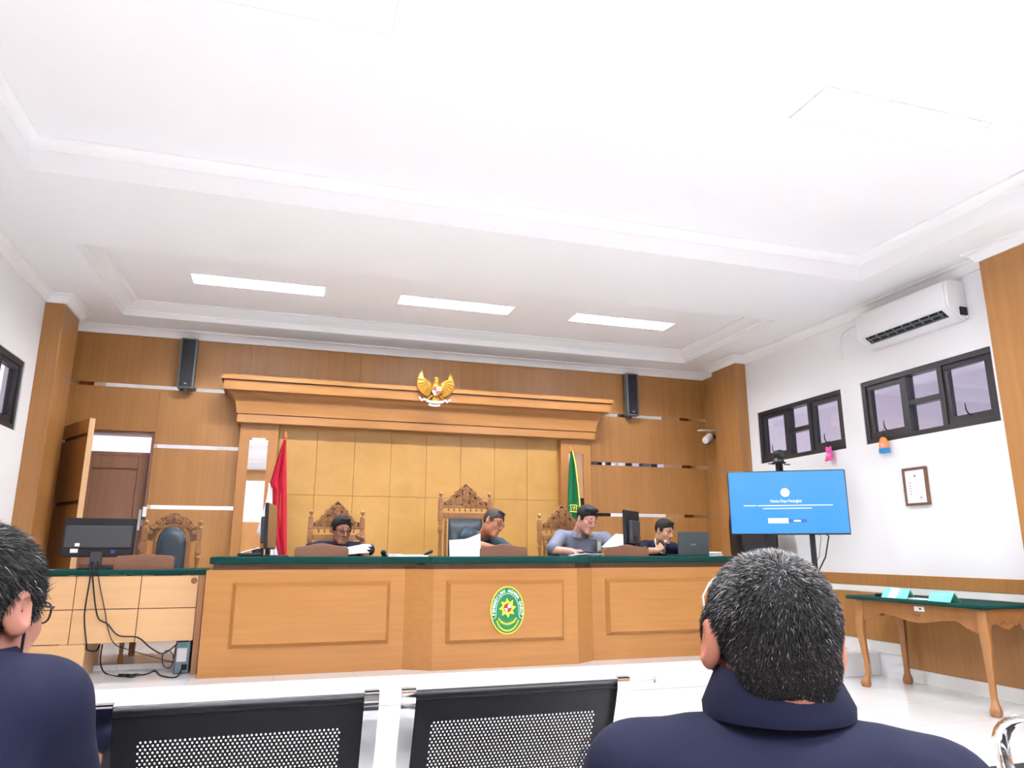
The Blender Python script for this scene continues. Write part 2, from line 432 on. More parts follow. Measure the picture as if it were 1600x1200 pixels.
# space beyond the doorway and the windows
cr = MB(); cr.box(XR+.16, XR+2.2, 1.0, 15.0, 3.25, 3.35).box(XR+2.2, XR+2.3, 1.0, 15.0, 2.4, 3.35)
tag(cr.build('ceiling_corridor', mat('corridor_paint', (.70, .66, .69), .7)), kind='structure')
cr = MB(); cr.box(XL-2.2, XL-.16, 2.5, 9.5, 3.25, 3.35).box(XL-2.3, XL-2.2, 2.5, 9.5, 2.4, 3.35)
tag(cr.build('ceiling_corridor', 'corridor_paint'), kind='structure')

# windows
def window(idx, xin, sgn, y0, y1):
    """xin inner wall face, sgn +1 if the wall lies at larger x; three lights, middle one split"""
    W = thing('window_%d' % idx, (xin, (y0+y1)/2, WZ0), kind='structure')
    xa, xb = xin+sgn*.012, xin+sgn*.11
    xs = sorted((xa, xb)); fr = MB(); t = .05
    fr.box(xs[0], xs[1], y0, y1, WZ0, WZ0+t).box(xs[0], xs[1], y0, y1, WZ1-t, WZ1)
    fr.box(xs[0], xs[1], y0, y0+t, WZ0+t, WZ1-t).box(xs[0], xs[1], y1-t, y1, WZ0+t, WZ1-t)
    L = y1-y0; ya, yb = y0+L*.365, y0+L*.635; h = .024
    for y in (ya, yb): fr.box(xs[0], xs[1], y-h, y+h, WZ0+t, WZ1-t)
    fr.build('window_frame', 'window_black', W, world=True, bevel=.003)
    px = xin+sgn*.06
    def pane(a, b, c, d, par): MB().box(px-.003, px+.003, a, b, c, d).build('pane', 'window_glass', par, world=True)
    zm = (WZ0+WZ1)/2+.005
    tb = MB().box(xs[0]+.01, xs[1]-.01, ya+h, yb-h, zm-.025, zm+.025).build('transom_bar', 'window_black', W, world=True, bevel=.003)
    pane(ya+h, yb-h, WZ0+t, zm-.025, W); pane(ya+h, yb-h, zm+.025, WZ1-t, W)
    for a, b in ((y0+t, ya-h), (yb+h, y1-t)):
        s = MB(); q = .062; x2 = sorted((xin+sgn*.03, xin+sgn*.085))
        s.box(x2[0], x2[1], a, b, WZ0+t, WZ0+t+q).box(x2[0], x2[1], a, b, WZ1-t-q*.7, WZ1-t)
        s.box(x2[0], x2[1], a, a+q*.75, WZ0+t+q, WZ1-t-q*.7).box(x2[0], x2[1], b-q*.75, b, WZ0+t+q, WZ1-t-q*.7)
        S = s.build('sash', 'window_black', W, world=True, bevel=.003)
        pane(a+q*.75, b-q*.75, WZ0+t+q, WZ1-t-q*.7, S)
        hy = (a+b)/2; hx = xin+sgn*.03
        MB().tube([(hx, hy, WZ0+t+.05), (hx-sgn*.035, hy, WZ0+t+.055), (hx-sgn*.045, hy+.01, WZ0+t+.09), (hx-sgn*.035, hy+.02, WZ0+t+.15)], [.007, .007, .006, .004]).build('handle', 'black_metal', S, world=True, smooth=60)
    return W
window(1, XR, 1, *WIN_R[0]); window(2, XR, 1, *WIN_R[1])
window(3, XL, -1, *WIN_L[0]); window(4, XL, -1, *WIN_L[1])

# ================================================================ CEILING LIGHTS
mat('tube_glow', (1, 1, 1), .5, emit=(.93, .965, 1.0), estr=TUBE_POWER)
mat('louver_alu', (.75, .76, .78), .35, .6)
RECESS = .115
def light_fixture(x0, x1, y0, y1, z, label, D=RECESS):
    L = thing('ceiling_light', ((x0+x1)/2, (y0+y1)/2, z), label=label, cat='ceiling light', group='recessed louvred ceiling lights')
    h = MB(); t = .010
    lx, ly = (x1-x0)/2, (y1-y0)/2
    h.box(-lx, lx, -ly, -ly+t, -.006, D).box(-lx, lx, ly-t, ly, -.006, D).box(-lx, -lx+t, -ly+t, ly-t, -.006, D).box(lx-t, lx, -ly+t, ly-t, -.006, D)
    h.box(-lx, lx, -ly, ly, D, D+.01)
    h.build('housing', 'white_plastic', L)
    for s in (-1, 1):
        MB().tube([(-lx+.03, s*ly*.45, D-.022), (lx-.03, s*ly*.45, D-.022)], .014, 8).build('lamp_tube', 'tube_glow', L, smooth=60)
    n = 11; first = None
    for i in range(n):
        x = -lx+t+(i+1)*(2*lx-2*t)/(n+1)
        if first is None: first = o = MB().box(-.0012, .0012, -ly+t, ly-t, .0, .03).build('louver_blade', 'louver_alu', L)
        else: o = first.copy(); COL.objects.link(o)
        o.location.x = x
    return L
nm = ['left', 'middle', 'right']
for i, f in enumerate(FIX1):
    light_fixture(*f, ZT1, 'louvred fluorescent ceiling light, %s of the three in the tray above the bench' % nm[i])
for r, y in enumerate(CY2):  # unseen rows overhead and behind are added to light the room
    for i, (a, b) in enumerate(CX2):
        if r == 0 and i == 1: continue
        light_fixture(a, b, y-.17, y+.17, ZT2, 'louvred fluorescent light in the large ceiling tray, %s of the row %s' % (nm[i], ('nearest the bench', 'added unseen overhead', 'added unseen behind the viewer')[r]), .075)
# ================================================================ PORTICO BEHIND THE BENCH
po = thing('backdrop_portico', (1.57, 8.5, ZP2), label='tall veneered portico with two mirrored columns and stepped cornice behind the bench', cat='portico')
for x0, x1 in ((-.542, -.128), (3.273, 3.683)):
    c = MB().box(x0, x1, 8.45, YB+.03, ZP2, 2.54).build('column', 'wood_bench_v', po, world=True, bevel=.004)
    xm = (x0+x1)/2; w_, z0, z1, k = .098, .62, 2.375, .026
    poly = [(xm-w_, z0+k), (xm-w_+k, z0+k), (xm-w_+k, z0), (xm+w_-k, z0), (xm+w_-k, z0+k), (xm+w_, z0+k), (xm+w_, z1-k), (xm+w_-k, z1-k), (xm+w_-k, z1), (xm-w_+k, z1), (xm-w_+k, z1-k), (xm-w_, z1-k)]
    MB().prism(poly, 8.443, 8.452, 'XZ').build('mirror', 'mirror', c, world=True)
PX = [-.128, .299, .725, 1.15, 1.574, 1.998, 2.424, 2.848, 3.273]
for i in range(8):
    for z0, z1 in ((ZP2, .95), (.95, 1.762), (1.762, 2.575)):
        MB().box(PX[i]+.0015, PX[i+1]-.0015, 8.53, YB+.03, z0+.0015, z1-.0015).build('panel', 'wood_burl', po, world=True, bevel=.002)
MB().box(-.128, 3.273, 8.54, YB+.029, ZP2, 2.575).build('backing', 'wood_brown', po, world=True)
path = [(3.72, YB+.02), (3.72, 8.38), (-.58, 8.38), (-.58, YB+.02)]
def ent(name, prof, mt='wood_bench', smooth=None):
    m = MB(); m.sweep(path, prof + [(-.2, prof[-1][1]), (-.2, prof[0][1])])
    # close the profile ring
    return m.build(name, mt, po, world=True, smooth=smooth)
ent('lower_band', [(0, 2.535), (0, 2.625)])
cove = [(-.006, 2.632)]
for k in range(9):
    a = k/8*PI/2; cove.append((.012+.128*(1-math.cos(a)), 2.632+.235*math.sin(a)))
ent('cove', cove, smooth=30)
ent('fascia', [(.155, 2.868), (.155, 2.975)])
ent('cap', [(.182, 2.979), (.182, 3.030)])
for n_, z in (('underside', 2.537), ('topside', 3.028)):
    o = 0 if n_ == 'underside' else .18
    MB().box(-.58-o+.002, 3.72+o-.002, 8.38-o+.002, YB+.02, z-.002, z+.002).build(n_, 'wood_bench', po, world=True)

# ================================================================ JUDGES' BENCH
YS, YM = 6.18, 6.04
BX = [-.55, .99, 1.205, 2.475, 2.675, 4.20]
BZ = 1.10
be = thing('judges_bench', (1.84, 6.4, ZP), label='long wooden judges bench with raised front panels and green cloth top', cat='bench')
front = [(BX[0], YS), (BX[1], YS), (BX[2], YM), (BX[3], YM), (BX[4], YS), (BX[5], YS)]
m = MB()
for (a, b) in zip(front[:-1], front[1:]):
    d = Vector((b[0]-a[0], b[1]-a[1])).normalized(); n = Vector((-d.y, d.x))*.03
    m.prism([a, b, (b[0]+n.x, b[1]+n.y), (a[0]+n.x, a[1]+n.y)], ZP, 1.0)
m.build('front', 'wood_bench', be, world=True)
for x0, x1 in ((BX[0], BX[0]+.03), (BX[5]-.03, BX[5])):
    MB().box(x0, x1, YS+.03, 6.78, ZP, 1.0).build('side', 'wood_bench_v', be, world=True)
ins = [(x, y+.045) for x, y in front]
m = MB(); m.prism([(BX[0]+.04, YS+.045)] + ins[1:-1] + [(BX[5]-.04, YS+.045), (BX[5]-.04, 6.78), (BX[0]+.04, 6.78)], 1.0, 1.046)
m.build('frieze', 'wood_brown', be, world=True)
ov = .035
topo = [(BX[0]+.02, YS-ov), (BX[1]-.02, YS-ov), (BX[2]-.02, YM-ov), (BX[3]+.02, YM-ov), (BX[4]+.02, YS-ov), (BX[5]+.02, YS-ov), (BX[5]+.02, 6.84), (BX[0]+.02, 6.84)]
m = MB(); m.prism(topo, 1.046, BZ); m.build('cloth_top', 'green_cloth', be, world=True, bevel=.009, seg=3, smooth=40)
MB().prism([(1.17, 1.034), (1.19, 1.046), (1.06, 1.046), (1.09, 1.036)], YS-.055, YS-.02, 'XZ').build('cloth_fold', 'green_cloth', be, world=True)
def raised_panel(x0, x1, z0, z1, y, parent):
    m = MB(); bv = .030; pr = .042
    o = [(x0, y, z0), (x1, y, z0), (x1, y, z1), (x0, y, z1)]
    r = [(x0+.006, y-.008, z0+.006), (x1-.006, y-.008, z0+.006), (x1-.006, y-.008, z1-.006), (x0+.006, y-.008, z1-.006)]
    i_ = [(x0+bv, y-pr, z0+bv), (x1-bv, y-pr, z0+bv), (x1-bv, y-pr, z1-bv), (x0+bv, y-pr, z1-bv)]
    V = o+r+i_; F = [(8, 9, 10, 11)]
    for b in (0, 4):
        for k in range(4): F.append((b+k, b+(k+1) % 4, b+4+(k+1) % 4, b+4+k))
    m.add(V, F); return m.build('raised_panel', 'wood_bench', parent, world=True)
raised_panel(-.35, .872, .418, .903, YS, be)
raised_panel(1.31, 2.345, .412, .908, YM, be)
raised_panel(2.80, 4.02, .418, .903, YS, be)

# oval court emblem on the front of the bench
mat('emblem_green', srgb(0, 112, 68), .4); mat('emblem_yellow', srgb(222, 200, 45), .45); mat('emblem_white', (.85, .86, .84), .45); mat('emblem_red', srgb(170, 30, 45), .45); mat('emblem_black', (.02, .03, .03), .5)
em = thing('court_emblem', (1.824, YM-.0425, .668), label='oval green and yellow court emblem with lettering on the bench front', cat='emblem')
EA, EB = .148, .192
def oval(a, b, n=48): return [(a*math.cos(2*PI*k/n), b*math.sin(2*PI*k/n)) for k in range(n)]
MB().prism(oval(EA, EB), -.010, 0, 'XZ').build('rim', 'emblem_yellow', em, smooth=30)
MB().prism(oval(EA-.010, EB-.010), -.013, -.004, 'XZ').build('field', 'emblem_green', em, smooth=30)
# arch line
arch = [(-.135, -.062), (-.128, -.066), (-.108, -.062), (-.1, -.045)]
for k in range(25):
    a = PI-k*PI/24; arch.append((.1*math.cos(a), -.01+.143*math.sin(a)))
arch += [(.1, -.045), (.108, -.062), (.128, -.066), (.135, -.062)]
MB().tube([(x, -.0135, z) for x, z in arch], .0018, 5).build('arch_line', 'emblem_white', em)
V, F = None, None
tm = MB(); s_ = "PENGADILAN AGAMA GARUT"; n_ = len(s_)
# equal steps of arc length along the oval band
pts = [(math.radians(a), (.1205*math.cos(math.radians(a)), -.006+.160*math.sin(math.radians(a)))) for a in np.linspace(194, -14, 400)]
cum = [0.]
for k in range(1, 400): cum.append(cum[-1]+math.dist(pts[k][1], pts[k-1][1]))
for i, ch in enumerate(s_):
    if ch == ' ': continue
    tgt = cum[-1]*(i+.5)/n_; k = int(np.searchsorted(cum, tgt)); k = min(max(k, 1), 398)
    x, z = pts[k][1]; dx = pts[k+1][1][0]-pts[k-1][1][0]; dz = pts[k+1][1][1]-pts[k-1][1][1]; an = math.atan2(dz, dx)
    V, F = text_mesh(ch, .034, bold=.0011)
    tm.add([(x+(v.x*math.cos(an)-v.y*math.sin(an)), -.0135, z+(v.x*math.sin(an)+v.y*math.cos(an))) for v in V], F)
tm.build('lettering', 'emblem_white', em)
sun = []
for k in range(16):
    a = PI/2+k*PI/8; r = .076 if k % 2 == 0 else .046; a2 = a+(.10 if k % 2 == 0 else 0)
    sun.append((r*math.cos(a2), .018+r*math.sin(a2)*1.06))
MB().prism(sun, -.0155, -.01, 'XZ').build('sun', 'emblem_yellow', em)
c = MB(); c.prism([(.034*math.cos(a), .018+.036*math.sin(a)) for a in np.linspace(0, 2*PI, 20, endpoint=False)], -.0165, -.012, 'XZ'); c.build('disc', 'emblem_black', em)
q = MB(); q.prism([(-.026, .044), (0, .046), (0, .018), (-.028, .018)], -.0175, -.014, 'XZ').prism([(.0, .018), (.028, .016), (.018, -.008), (0, -.016)], -.0175, -.014, 'XZ'); q.build('shield_red', 'emblem_red', em)
q = MB(); q.prism([(.002, .046), (.026, .044), (.028, .018), (.002, .019)], -.0175, -.014, 'XZ').prism([(-.028, .016), (-.002, .017), (-.002, -.016), (-.018, -.008)], -.0175, -.014, 'XZ'); q.build('shield_white', 'emblem_white', em)
rb = MB(); rb.tube([(x, -.0145, -.082-.028*(1-(x/.07)**2)) for x in np.linspace(-.062, .062, 13)], .0085, 4); rb.tube([(-.062, -.014, -.085), (-.078, -.014, -.062)], .006, 4).tube([(.062, -.014, -.085), (.078, -.014, -.062)], .006, 4)
rb.build('ribbon', 'emblem_yellow', em)
V, F = text_mesh('DHARMMAYUKTI', .011); rt_ = MB(); rt_.add([(v.x, -.0235, -.108+.028*(v.x/.07)**2+v.y) for v in V], F); rt_.build('ribbon_lettering', 'emblem_black', em)
first = None
for k in range(22):
    a = math.radians(200+k*140/21); x, z = .097*math.cos(a), -.045+.118*math.sin(a)
    if first is None:
        first = o = MB().ell((0, 0, 0), (.0085, .003, .006), 8, 5).build('laurel_leaf', 'emblem_yellow', em, smooth=60)
    else: o = first.copy(); COL.objects.link(o)
    o.location = (x, -.0145, z); o.rotation_euler = (0, -a + (.6 if k < 11 else -.6), 0)

# ================================================================ CLERK'S DESK, left of the bench
dk = thing('clerk_desk', (-1.35, 6.7, ZP), label='pale panelled clerk desk with green cloth top left of the bench', cat='desk')
DY, DTX0, DTX1 = 6.42, -2.10, -.565
m = MB(); m.box(DTX0, DTX1, DY-.02, 6.98, .962, 1.0); m.build('cloth_top', 'green_cloth', dk, world=True, bevel=.007, seg=3, smooth=40)
cols = [-2.08, -1.488, -1.037, -.622]
for i in range(3):
    for z0, z1 in ((.462, .706), (.712, .955)):
        MB().box(cols[i]+.003, cols[i+1]-.003, DY, DY+.018, z0, z1).build('panel', 'wood_pale', dk, world=True, bevel=.002)
MB().box(-2.08, -1.37, DY, DY+.018, ZP, .456).build('panel', 'wood_pale', dk, world=True, bevel=.002)
MB().box(-2.08, -.61, DY+.018, DY+.032, .462, .955).build('backing', 'wood_brown', dk, world=True)
MB().box(-.62, -.575, DY-.006, 6.94, ZP, .96).build('end_post', 'wood_edge', dk, world=True, bevel=.003)
MB().box(-2.1, -2.07, DY, 6.94, ZP, .96).build('end_panel', 'wood_edge', dk, world=True)
MB().box(-1.40, -1.37, DY+.018, 6.94, ZP, .96).build('inner_panel', 'wood_pale', dk, world=True)
gm = MB(); gm.lathe([(.024, 0), (.024, -.005), (.016, -.006)], (-.655, DY, .915), 16, 'Y'); gm.build('cable_grommet', 'wood_brown', dk, world=True)

# floor socket plate in the aisle
def quad_thing(): pass
fp = thing('floor_hatch', (1.0, 2.95, 0), .0, label='thin white floor hatch plate with two small screws in the aisle', cat='floor hatch')
_q = atz(1062, 1140, 0); fp.location = (_q.x, _q.y, 0); fp.rotation_euler.z = -.30
MB().box(-.16, .16, -.12, .12, .0005, .006).build('plate', 'white_plastic', fp, bevel=.002)
MB().box(-.135, .135, -.10, .06, .006, .008).build('lid', 'white_plastic', fp, bevel=.001)
for x in (-.05, .05): MB().lathe([(.006, .006), (.006, .009)], (x, .09, 0), 8).build('screw', 'black_metal', fp)
wood('wood_gap_shade', (.035, .015, .007), (.06, .026, .012), (9, 9, 5))  # shade in the gaps between scrolls, put into the backing colour
wood('wood_relief_lit', (.30, .135, .05), (.48, .23, .09), (9, 9, 5), rough=.3)  # highlights on the raised scrolls, put into a paler wood colour
# ================================================================ CARVED CHAIRS
def scroll(m, cx, cz, r0, turns, dirn, a0, y, th, n=14):
    P = []; R = []
    for i in range(n):
        t_ = i/(n-1); a = a0+dirn*turns*2*PI*t_; r = r0*(1-.82*t_)
        P.append((cx+r*math.cos(a), y-.004*math.sin(t_*PI), cz+r*math.sin(a))); R.append(th*(1-.35*t_))
    m.tube(P, R, 5); m.ell(P[-1], th*1.5, 6, 5)
def turned(z0, z1, r):
    L = z1-z0
    return [(r*.7, z0), (r*1.05, z0+.02*L), (r*.6, z0+.06*L), (r*.95, z0+.14*L), (r*1.0, z0+.3*L), (r*.8, z0+.55*L), (r*.62, z0+.8*L), (r*1.0, z0+.86*L), (r*1.0, z0+.9*L), (r*.6, z0+.93*L), (r*.95, z0+.97*L), (r*.9, z1)]
def carved_chair(loc, sp, zpeak, zcrest, zfin, label, style, group):
    """sp post spacing, heights absolute; faces -Y, back plane at local y = .25"""
    C_ = thing('carved_armchair', loc, 0, label, 'chair', group); zb = loc[2]
    H = lambda z: z-zb
    yb = .25; hw = sp/2; pw = .048
    zr0 = zcrest-.028                       # rail under the crest
    for s in (-1, 1):
        x = s*hw
        P = MB(); zt = H(zfin)-.085
        P.box(x-pw/2, x+pw/2, yb-pw/2, yb+pw/2, zt-.10, zt)
        P.box(x-pw/2, x+pw/2, yb-pw/2, yb+pw/2, zt-.21, zt-.115).box(x-pw*.4, x+pw*.4, yb-pw*.4, yb+pw*.4, zt-.12, zt-.095)
        P.lathe(turned(.48, zt-.21, .026), (x, yb, 0), 10)
        P.box(x-pw/2, x+pw/2, yb-pw/2, yb+pw/2, 0, .48)
        p = P.build('post', 'wood_carved', C_, bevel=.003, smooth=40)
        MB().lathe([(.022, zt), (.024, zt+.012), (.010, zt+.022), (.009, zt+.032), (.02, zt+.052), (.022, zt+.062), (.012, zt+.074), (.003, zt+.085)], (x, yb, 0), 10).build('finial', 'wood_carved', p, smooth=50)
        MB().lathe([(.018, 0), (.024, .03), (.016, .08), (.024, .25), (.026, .38), (.026, .44)], (x, -.23, 0), 10).build('front_leg', 'wood_carved', C_, smooth=50)
        a = MB(); a.tube([(x, yb-.02, .68), (x+s*.01, .1, .69), (x+s*.02, -.12, .685), (x+s*.02, -.22, .665), (x+s*.02, -.25, .63)], [.02, .022, .024, .024, .018], 8)
        a.tube([(x+s*.01, -.2, .66), (x, -.2, .44)], [.018, .022], 8)
        a.build('armrest', 'wood_carved', C_, smooth=60)
    MB().box(-hw+pw/2, hw-pw/2, yb-.018, yb+.018, H(zr0), H(zcrest)).build('crest_rail', 'wood_carved', C_, bevel=.004)
    zl = zr0-.052
    if style == 'gable':
        MB().box(-hw+pw/2, hw-pw/2, yb-.018, yb+.018, H(zl)-.05, H(zl)).build('lower_rail', 'wood_carved', C_, bevel=.006)
        first = None
        for k in range(7):
            x = -hw+pw/2+(k+1)*(sp-pw)/8
            if first is None:
                first = o = MB().lathe([(.006, H(zr0)), (.006, H(zr0)-.012), (.011, H(zr0)-.02), (.004, H(zr0)-.034)], (0, yb, 0), 8).build('drop_peg', 'wood_carved', C_, smooth=50)
            else: o = first.copy(); COL.objects.link(o)
            o.location.x = x
        # gable outline
        h = zpeak-zcrest; W = hw-pw/2-.002; out = []
        prof = [(1, 0), (1, .12), (.88, .20), (.80, .20), (.68, .36), (.58, .40), (.47, .56), (.36, .66), (.25, .80), (.12, .90), (0, 1)]
        out = [(a*W, H(zcrest)+b*h) for a, b in prof] + [(-a*W, H(zcrest)+b*h) for a, b in prof[-2::-1]]
        cr = MB().prism(out, yb-.002, yb+.012, 'XZ').build('crest', 'wood_gap_shade', C_)
        m = MB(); y = yb-.013
        for k in range(len(out)-1): m.tube([(out[k][0], y, out[k][1]), (out[k+1][0], y, out[k+1][1])], .006, 5)
        rows = [(.12, 7, .052), (.34, 5, .050), (.56, 3, .048), (.76, 1, .04)]
        for fz, cnt, r in rows:
            w_ = W*(1-fz)*.86
            for k in range(cnt):
                x = 0 if cnt == 1 else -w_+2*w_*k/(cnt-1)
                sg = 1 if x >= 0 else -1
                scroll(m, x, H(zcrest)+fz*h, r*.62, 1.25, sg, PI/2+(.4 if k % 2 else 2.2), y, .0085)
                scroll(m, x+sg*.02, H(zcrest)+fz*h-.018, r*.42, 1.0, -sg, -.6, y-.004, .0065)
        rs_ = random.Random(5)
        for k in range(15):
            fz = rs_.uniform(.04, .82); x = rs_.uniform(.03, .9)*W*(1-fz)*.9
            for sg in (-1, 1): scroll(m, sg*x, H(zcrest)+fz*h, rs_.uniform(.016, .026), .9, sg*(1 if k % 2 else -1), rs_.uniform(0, 6), y-.004, .006, 9)
        m.ell((0, y-.004, H(zcrest)+.30*h), (.022, .008, .018), 8, 6); m.ell((0, y-.004, H(zcrest)+.62*h), (.016, .008, .02), 8, 6)
        o = m.build('carving', 'wood_relief_lit', cr, smooth=60); tag(o, kind='stuff')
        ztop = H(zl)-.055; px = hw-pw/2-.055
        # carved side strips and leather pad
        for s in (-1, 1):
            m = MB(); xs_ = s*(hw-pw/2-.028)
            m.box(xs_-.012, xs_+.012, yb-.006, yb+.008, .55, ztop)
            z = .58
            while z < ztop-.02:
                scroll(m, xs_, z, .018, .9, s, 1.2, yb-.010, .005, 9); z += .042
            tag(m.build('carved_stile', 'wood_carved', C_, smooth=60), kind='stuff')
        def pad(u, v):
            x = -px+2*px*u; z = .55+(ztop-.55)*v; e = (1-(2*u-1)**6)*(1-(2*v-1)**8)
            tuft = .006*math.cos(u*PI*6)*math.cos(v*PI*5)
            return (x, yb-.012-.035*e**.5 - tuft*e, z)
    else:
        # arched crest with big leaves
        W = hw-pw/2-.002; base = H(zcrest); h = zpeak-zcrest; out = []
        ztop = base-.018; px = hw-.105
        arc_o = [(-W, base-.13), (-W, base-.05), (-W*.8, base+.02), (-W*.6, base+.55*h), (-W*.35, base+.72*h), (-W*.15, base+.95*h), (0, base+h)]
        arc_o = arc_o + [(-x, z) for x, z in arc_o[-2::-1]]
        arc_i = [(px*1.25*math.cos(a), base-.15+.165*math.sin(a)) for a in np.linspace(0, PI, 13)]
        cr = MB().prism(arc_o+arc_i, yb-.004, yb+.014, 'XZ').build('crest', 'wood_brown', C_)
        m = MB(); y = yb-.012
        for s in (-1, 1):
            for (cx, cz, r, tn, d, a0) in ((.25, .42, .05, 1.2, 1, .5), (.55, .30, .042, 1.2, 1, 2.2), (.8, -.15, .035, 1.1, 1, 1.0), (.12, .70, .034, 1.1, -1, .4), (.42, .10, .03, 1, -1, 2.), (.9, -.55, .03, 1., -1, .5), (.68, -.05, .026, 1., 1, 3.), (.3, .75, .026, 1., 1, 0.)):
                x = s*cx*W; z = base+cz*h
                aa = a0 if s > 0 else PI-a0
                scroll(m, x, z, r*.8, tn, d*s, aa, y, .0075); scroll(m, x, z, r*.5, .8, -d*s, aa+1, y-.004, .006)
        m.tube([(px*1.16*math.cos(a), yb-.012, base-.15+.155*math.sin(a)) for a in np.linspace(0, PI, 15)], .008, 6)
        tag(m.build('carving', 'wood_relief_lit', cr, smooth=60), kind='stuff')
        for s in (-1, 1):
            m = MB(); xs_ = s*(px*1.12)
            m.box(xs_-.024, xs_+.024, yb-.008, yb+.01, .55, base-.14)
            for k in (-.012, 0, .012): m.tube([(xs_+k, yb-.011, .56), (xs_+k, yb-.011, base-.15)], .004, 5)
            tag(m.build('fluted_stile', 'wood_carved', C_, smooth=60), kind='stuff')
        def pad(u, v):
            x = -px+2*px*u; c = abs(2*u-1)
            zt = base-.15+.145*math.sqrt(max(0, 1-c*c)) if c < 1 else base-.15
            z = .55+(zt-.55)*v; e = max(0, (1-c**6))*(1-(2*v-1)**8)
            return (x, yb-.012-.04*e**.5, z)
    p = MB(); p.grid(pad, 25, 15); p.build('leather_back', 'leather_black', C_, smooth=80)
    MB().box(-hw+.03, hw-.03, yb-.006, yb+.016, .5, .58).build('bottom_rail', 'wood_carved', C_, bevel=.004)
    MB().box(-hw+pw/2, hw-pw/2, yb-.02, yb+.004, .55, H(zcrest)-.12 if style != 'gable' else ztop).build('back_board', 'wood_brown', C_) if False else None
    MB().box(-hw-.02, hw+.02, -.26, yb-.03, .38, .44).build('seat_frame', 'wood_carved', C_, bevel=.008)
    MB().box(-hw+.01, hw-.01, -.25, yb-.035, .44, .50).build('seat', 'leather_black', C_, bevel=.02, seg=3, smooth=40)
    return C_
G = 'carved wooden armchairs behind the bench and desk'
carved_chair((-.965, 7.06, ZP2), .455, 1.483, 1.372, 1.425, 'carved armchair with arched leaf crest and dark leather back behind the clerk desk', 'arch', G)
carved_chair((.487, 7.06, ZP2), .49, 1.622, 1.380, 1.540, 'carved armchair behind the man resting on his fist', 'gable', G)
carved_chair((1.770, 7.06, ZP2), .515, 1.825, 1.605, 1.743, 'tallest carved armchair with tufted dark leather back at the middle of the bench', 'gable', G)
carved_chair((2.825, 7.06, ZP2), .49, 1.630, 1.392, 1.540, 'carved armchair behind the man in the grey shirt', 'gable', G)

# ================================================================ FLAGS
mat('flag_red', srgb(178, 14, 44), .8); mat('flag_white', (.80, .80, .83), .75); mat('flag_green', srgb(6, 112, 68), .7); mat('fringe', srgb(235, 222, 90), .6)
mat('pole_orange', srgb(190, 110, 60), .4)
def drape(rows, Y, amp, k, ph=0., nu=28, sub=5):
    """rows of (py, pxl, pxr): a hanging cloth with vertical pleats"""
    R = [(at((a+b)/2, py, Y).z, at(a, py, Y).x, at(b, py, Y).x) for py, a, b in rows]
    zz = [r[0] for r in R][::-1]; xa = [r[1] for r in R][::-1]; xb = [r[2] for r in R][::-1]
    def fn(u, v):
        z = zz[-1]+(zz[0]-zz[-1])*v
        l = float(np.interp(z, zz, xa)); r = float(np.interp(z, zz, xb)); w_ = r-l
        return (l+w_*u+.006*math.sin(2*PI*k*u*2+1), Y+min(amp, w_*.35)*math.sin(2*PI*k*u+ph+v*.8), z)
    m = MB(); nv = len(rows)*sub; m.grid(fn, nu, nv)
    bk = lambda u, v: (lambda p: (p[0], p[1]+.004, p[2]))(fn(u, v))
    m.grid(bk, nu, nv); N = nu*nv
    rim = [i for i in range(nu)]+[j*nu+nu-1 for j in range(1, nv)]+[(nv-1)*nu+i for i in range(nu-2, -1, -1)]+[j*nu for j in range(nv-2, 0, -1)]
    for a_, b_ in zip(rim, rim[1:]+rim[:1]): m.f.append((a_, b_, b_+N, a_+N))
    return m
def flag_stand(px, py, Y, label):
    p = at(px, py, Y); F_ = thing('flag', (p.x, Y+.03, ZP2), 0, label, 'flag')
    H = p.z-ZP2
    b = MB(); b.lathe([(.16, 0), (.16, .02), (.05, .05), (.03, .12), (.02, .13)], (0, 0, 0), 20); b.build('base', 'wood_brown', F_, smooth=40)
    q = MB(); q.tube([(0, 0, .1), (0, 0, H-.06)], .011, 10); q.build('pole', 'pole_orange', F_, smooth=60)
    q = MB(); q.lathe([(.012, H-.06), (.024, H-.05), (.024, H-.042), (.012, H-.036), (.02, H-.02), (.018, H-.008), (.004, H+.012)], (0, 0, 0), 10); q.build('finial', 'pole_orange', F_, smooth=60)
    return F_
f1 = flag_stand(446.5, 675, 8.2, 'red and white national flag draped on a pole beside the left column')
drape([(687, 443, 447), (705, 436.5, 447.5), (730, 428.5, 448), (757, 420.5, 448.5), (764, 425.5, 448.5), (800, 424, 448.5), (835, 424.5, 448.5), (868, 433, 448.5), (960, 440, 449)], 8.2, .03, 2.2).build('red_cloth', 'flag_red', f1, world=True, smooth=80)
drape([(755, 420, 421.5), (764, 418, 426), (780, 415, 426), (800, 410, 425.5), (832, 400, 425), (845, 409, 425)], 8.205, .02, 1.4, 1.).build('white_cloth', 'flag_white', f1, world=True, smooth=80)
drape([(830, 420, 426), (850, 412, 430), (868, 412, 434), (940, 416, 444)], 8.22, .02, 1.5, 2.).build('white_fold', 'flag_white', f1, world=True, smooth=80)
f2 = flag_stand(893, 699, 8.2, 'green flag with yellow fringe draped on a pole before the right column')
drape([(704, 892.5, 895), (720, 890.5, 898), (760, 888, 903), (800, 886.5, 907), (840, 886, 910), (930, 888, 914)], 8.2, .03, 2.2).build('green_cloth', 'flag_green', f2, world=True, smooth=80)
MB().tube([at(894.5, 704, 8.18), at(898.5, 722, 8.17), at(903.5, 760, 8.165), at(907.3, 800, 8.165), at(910.3, 840, 8.165), at(914, 930, 8.165)], .008, 6).build('fringe', 'fringe', f2, world=True)
q = MB()
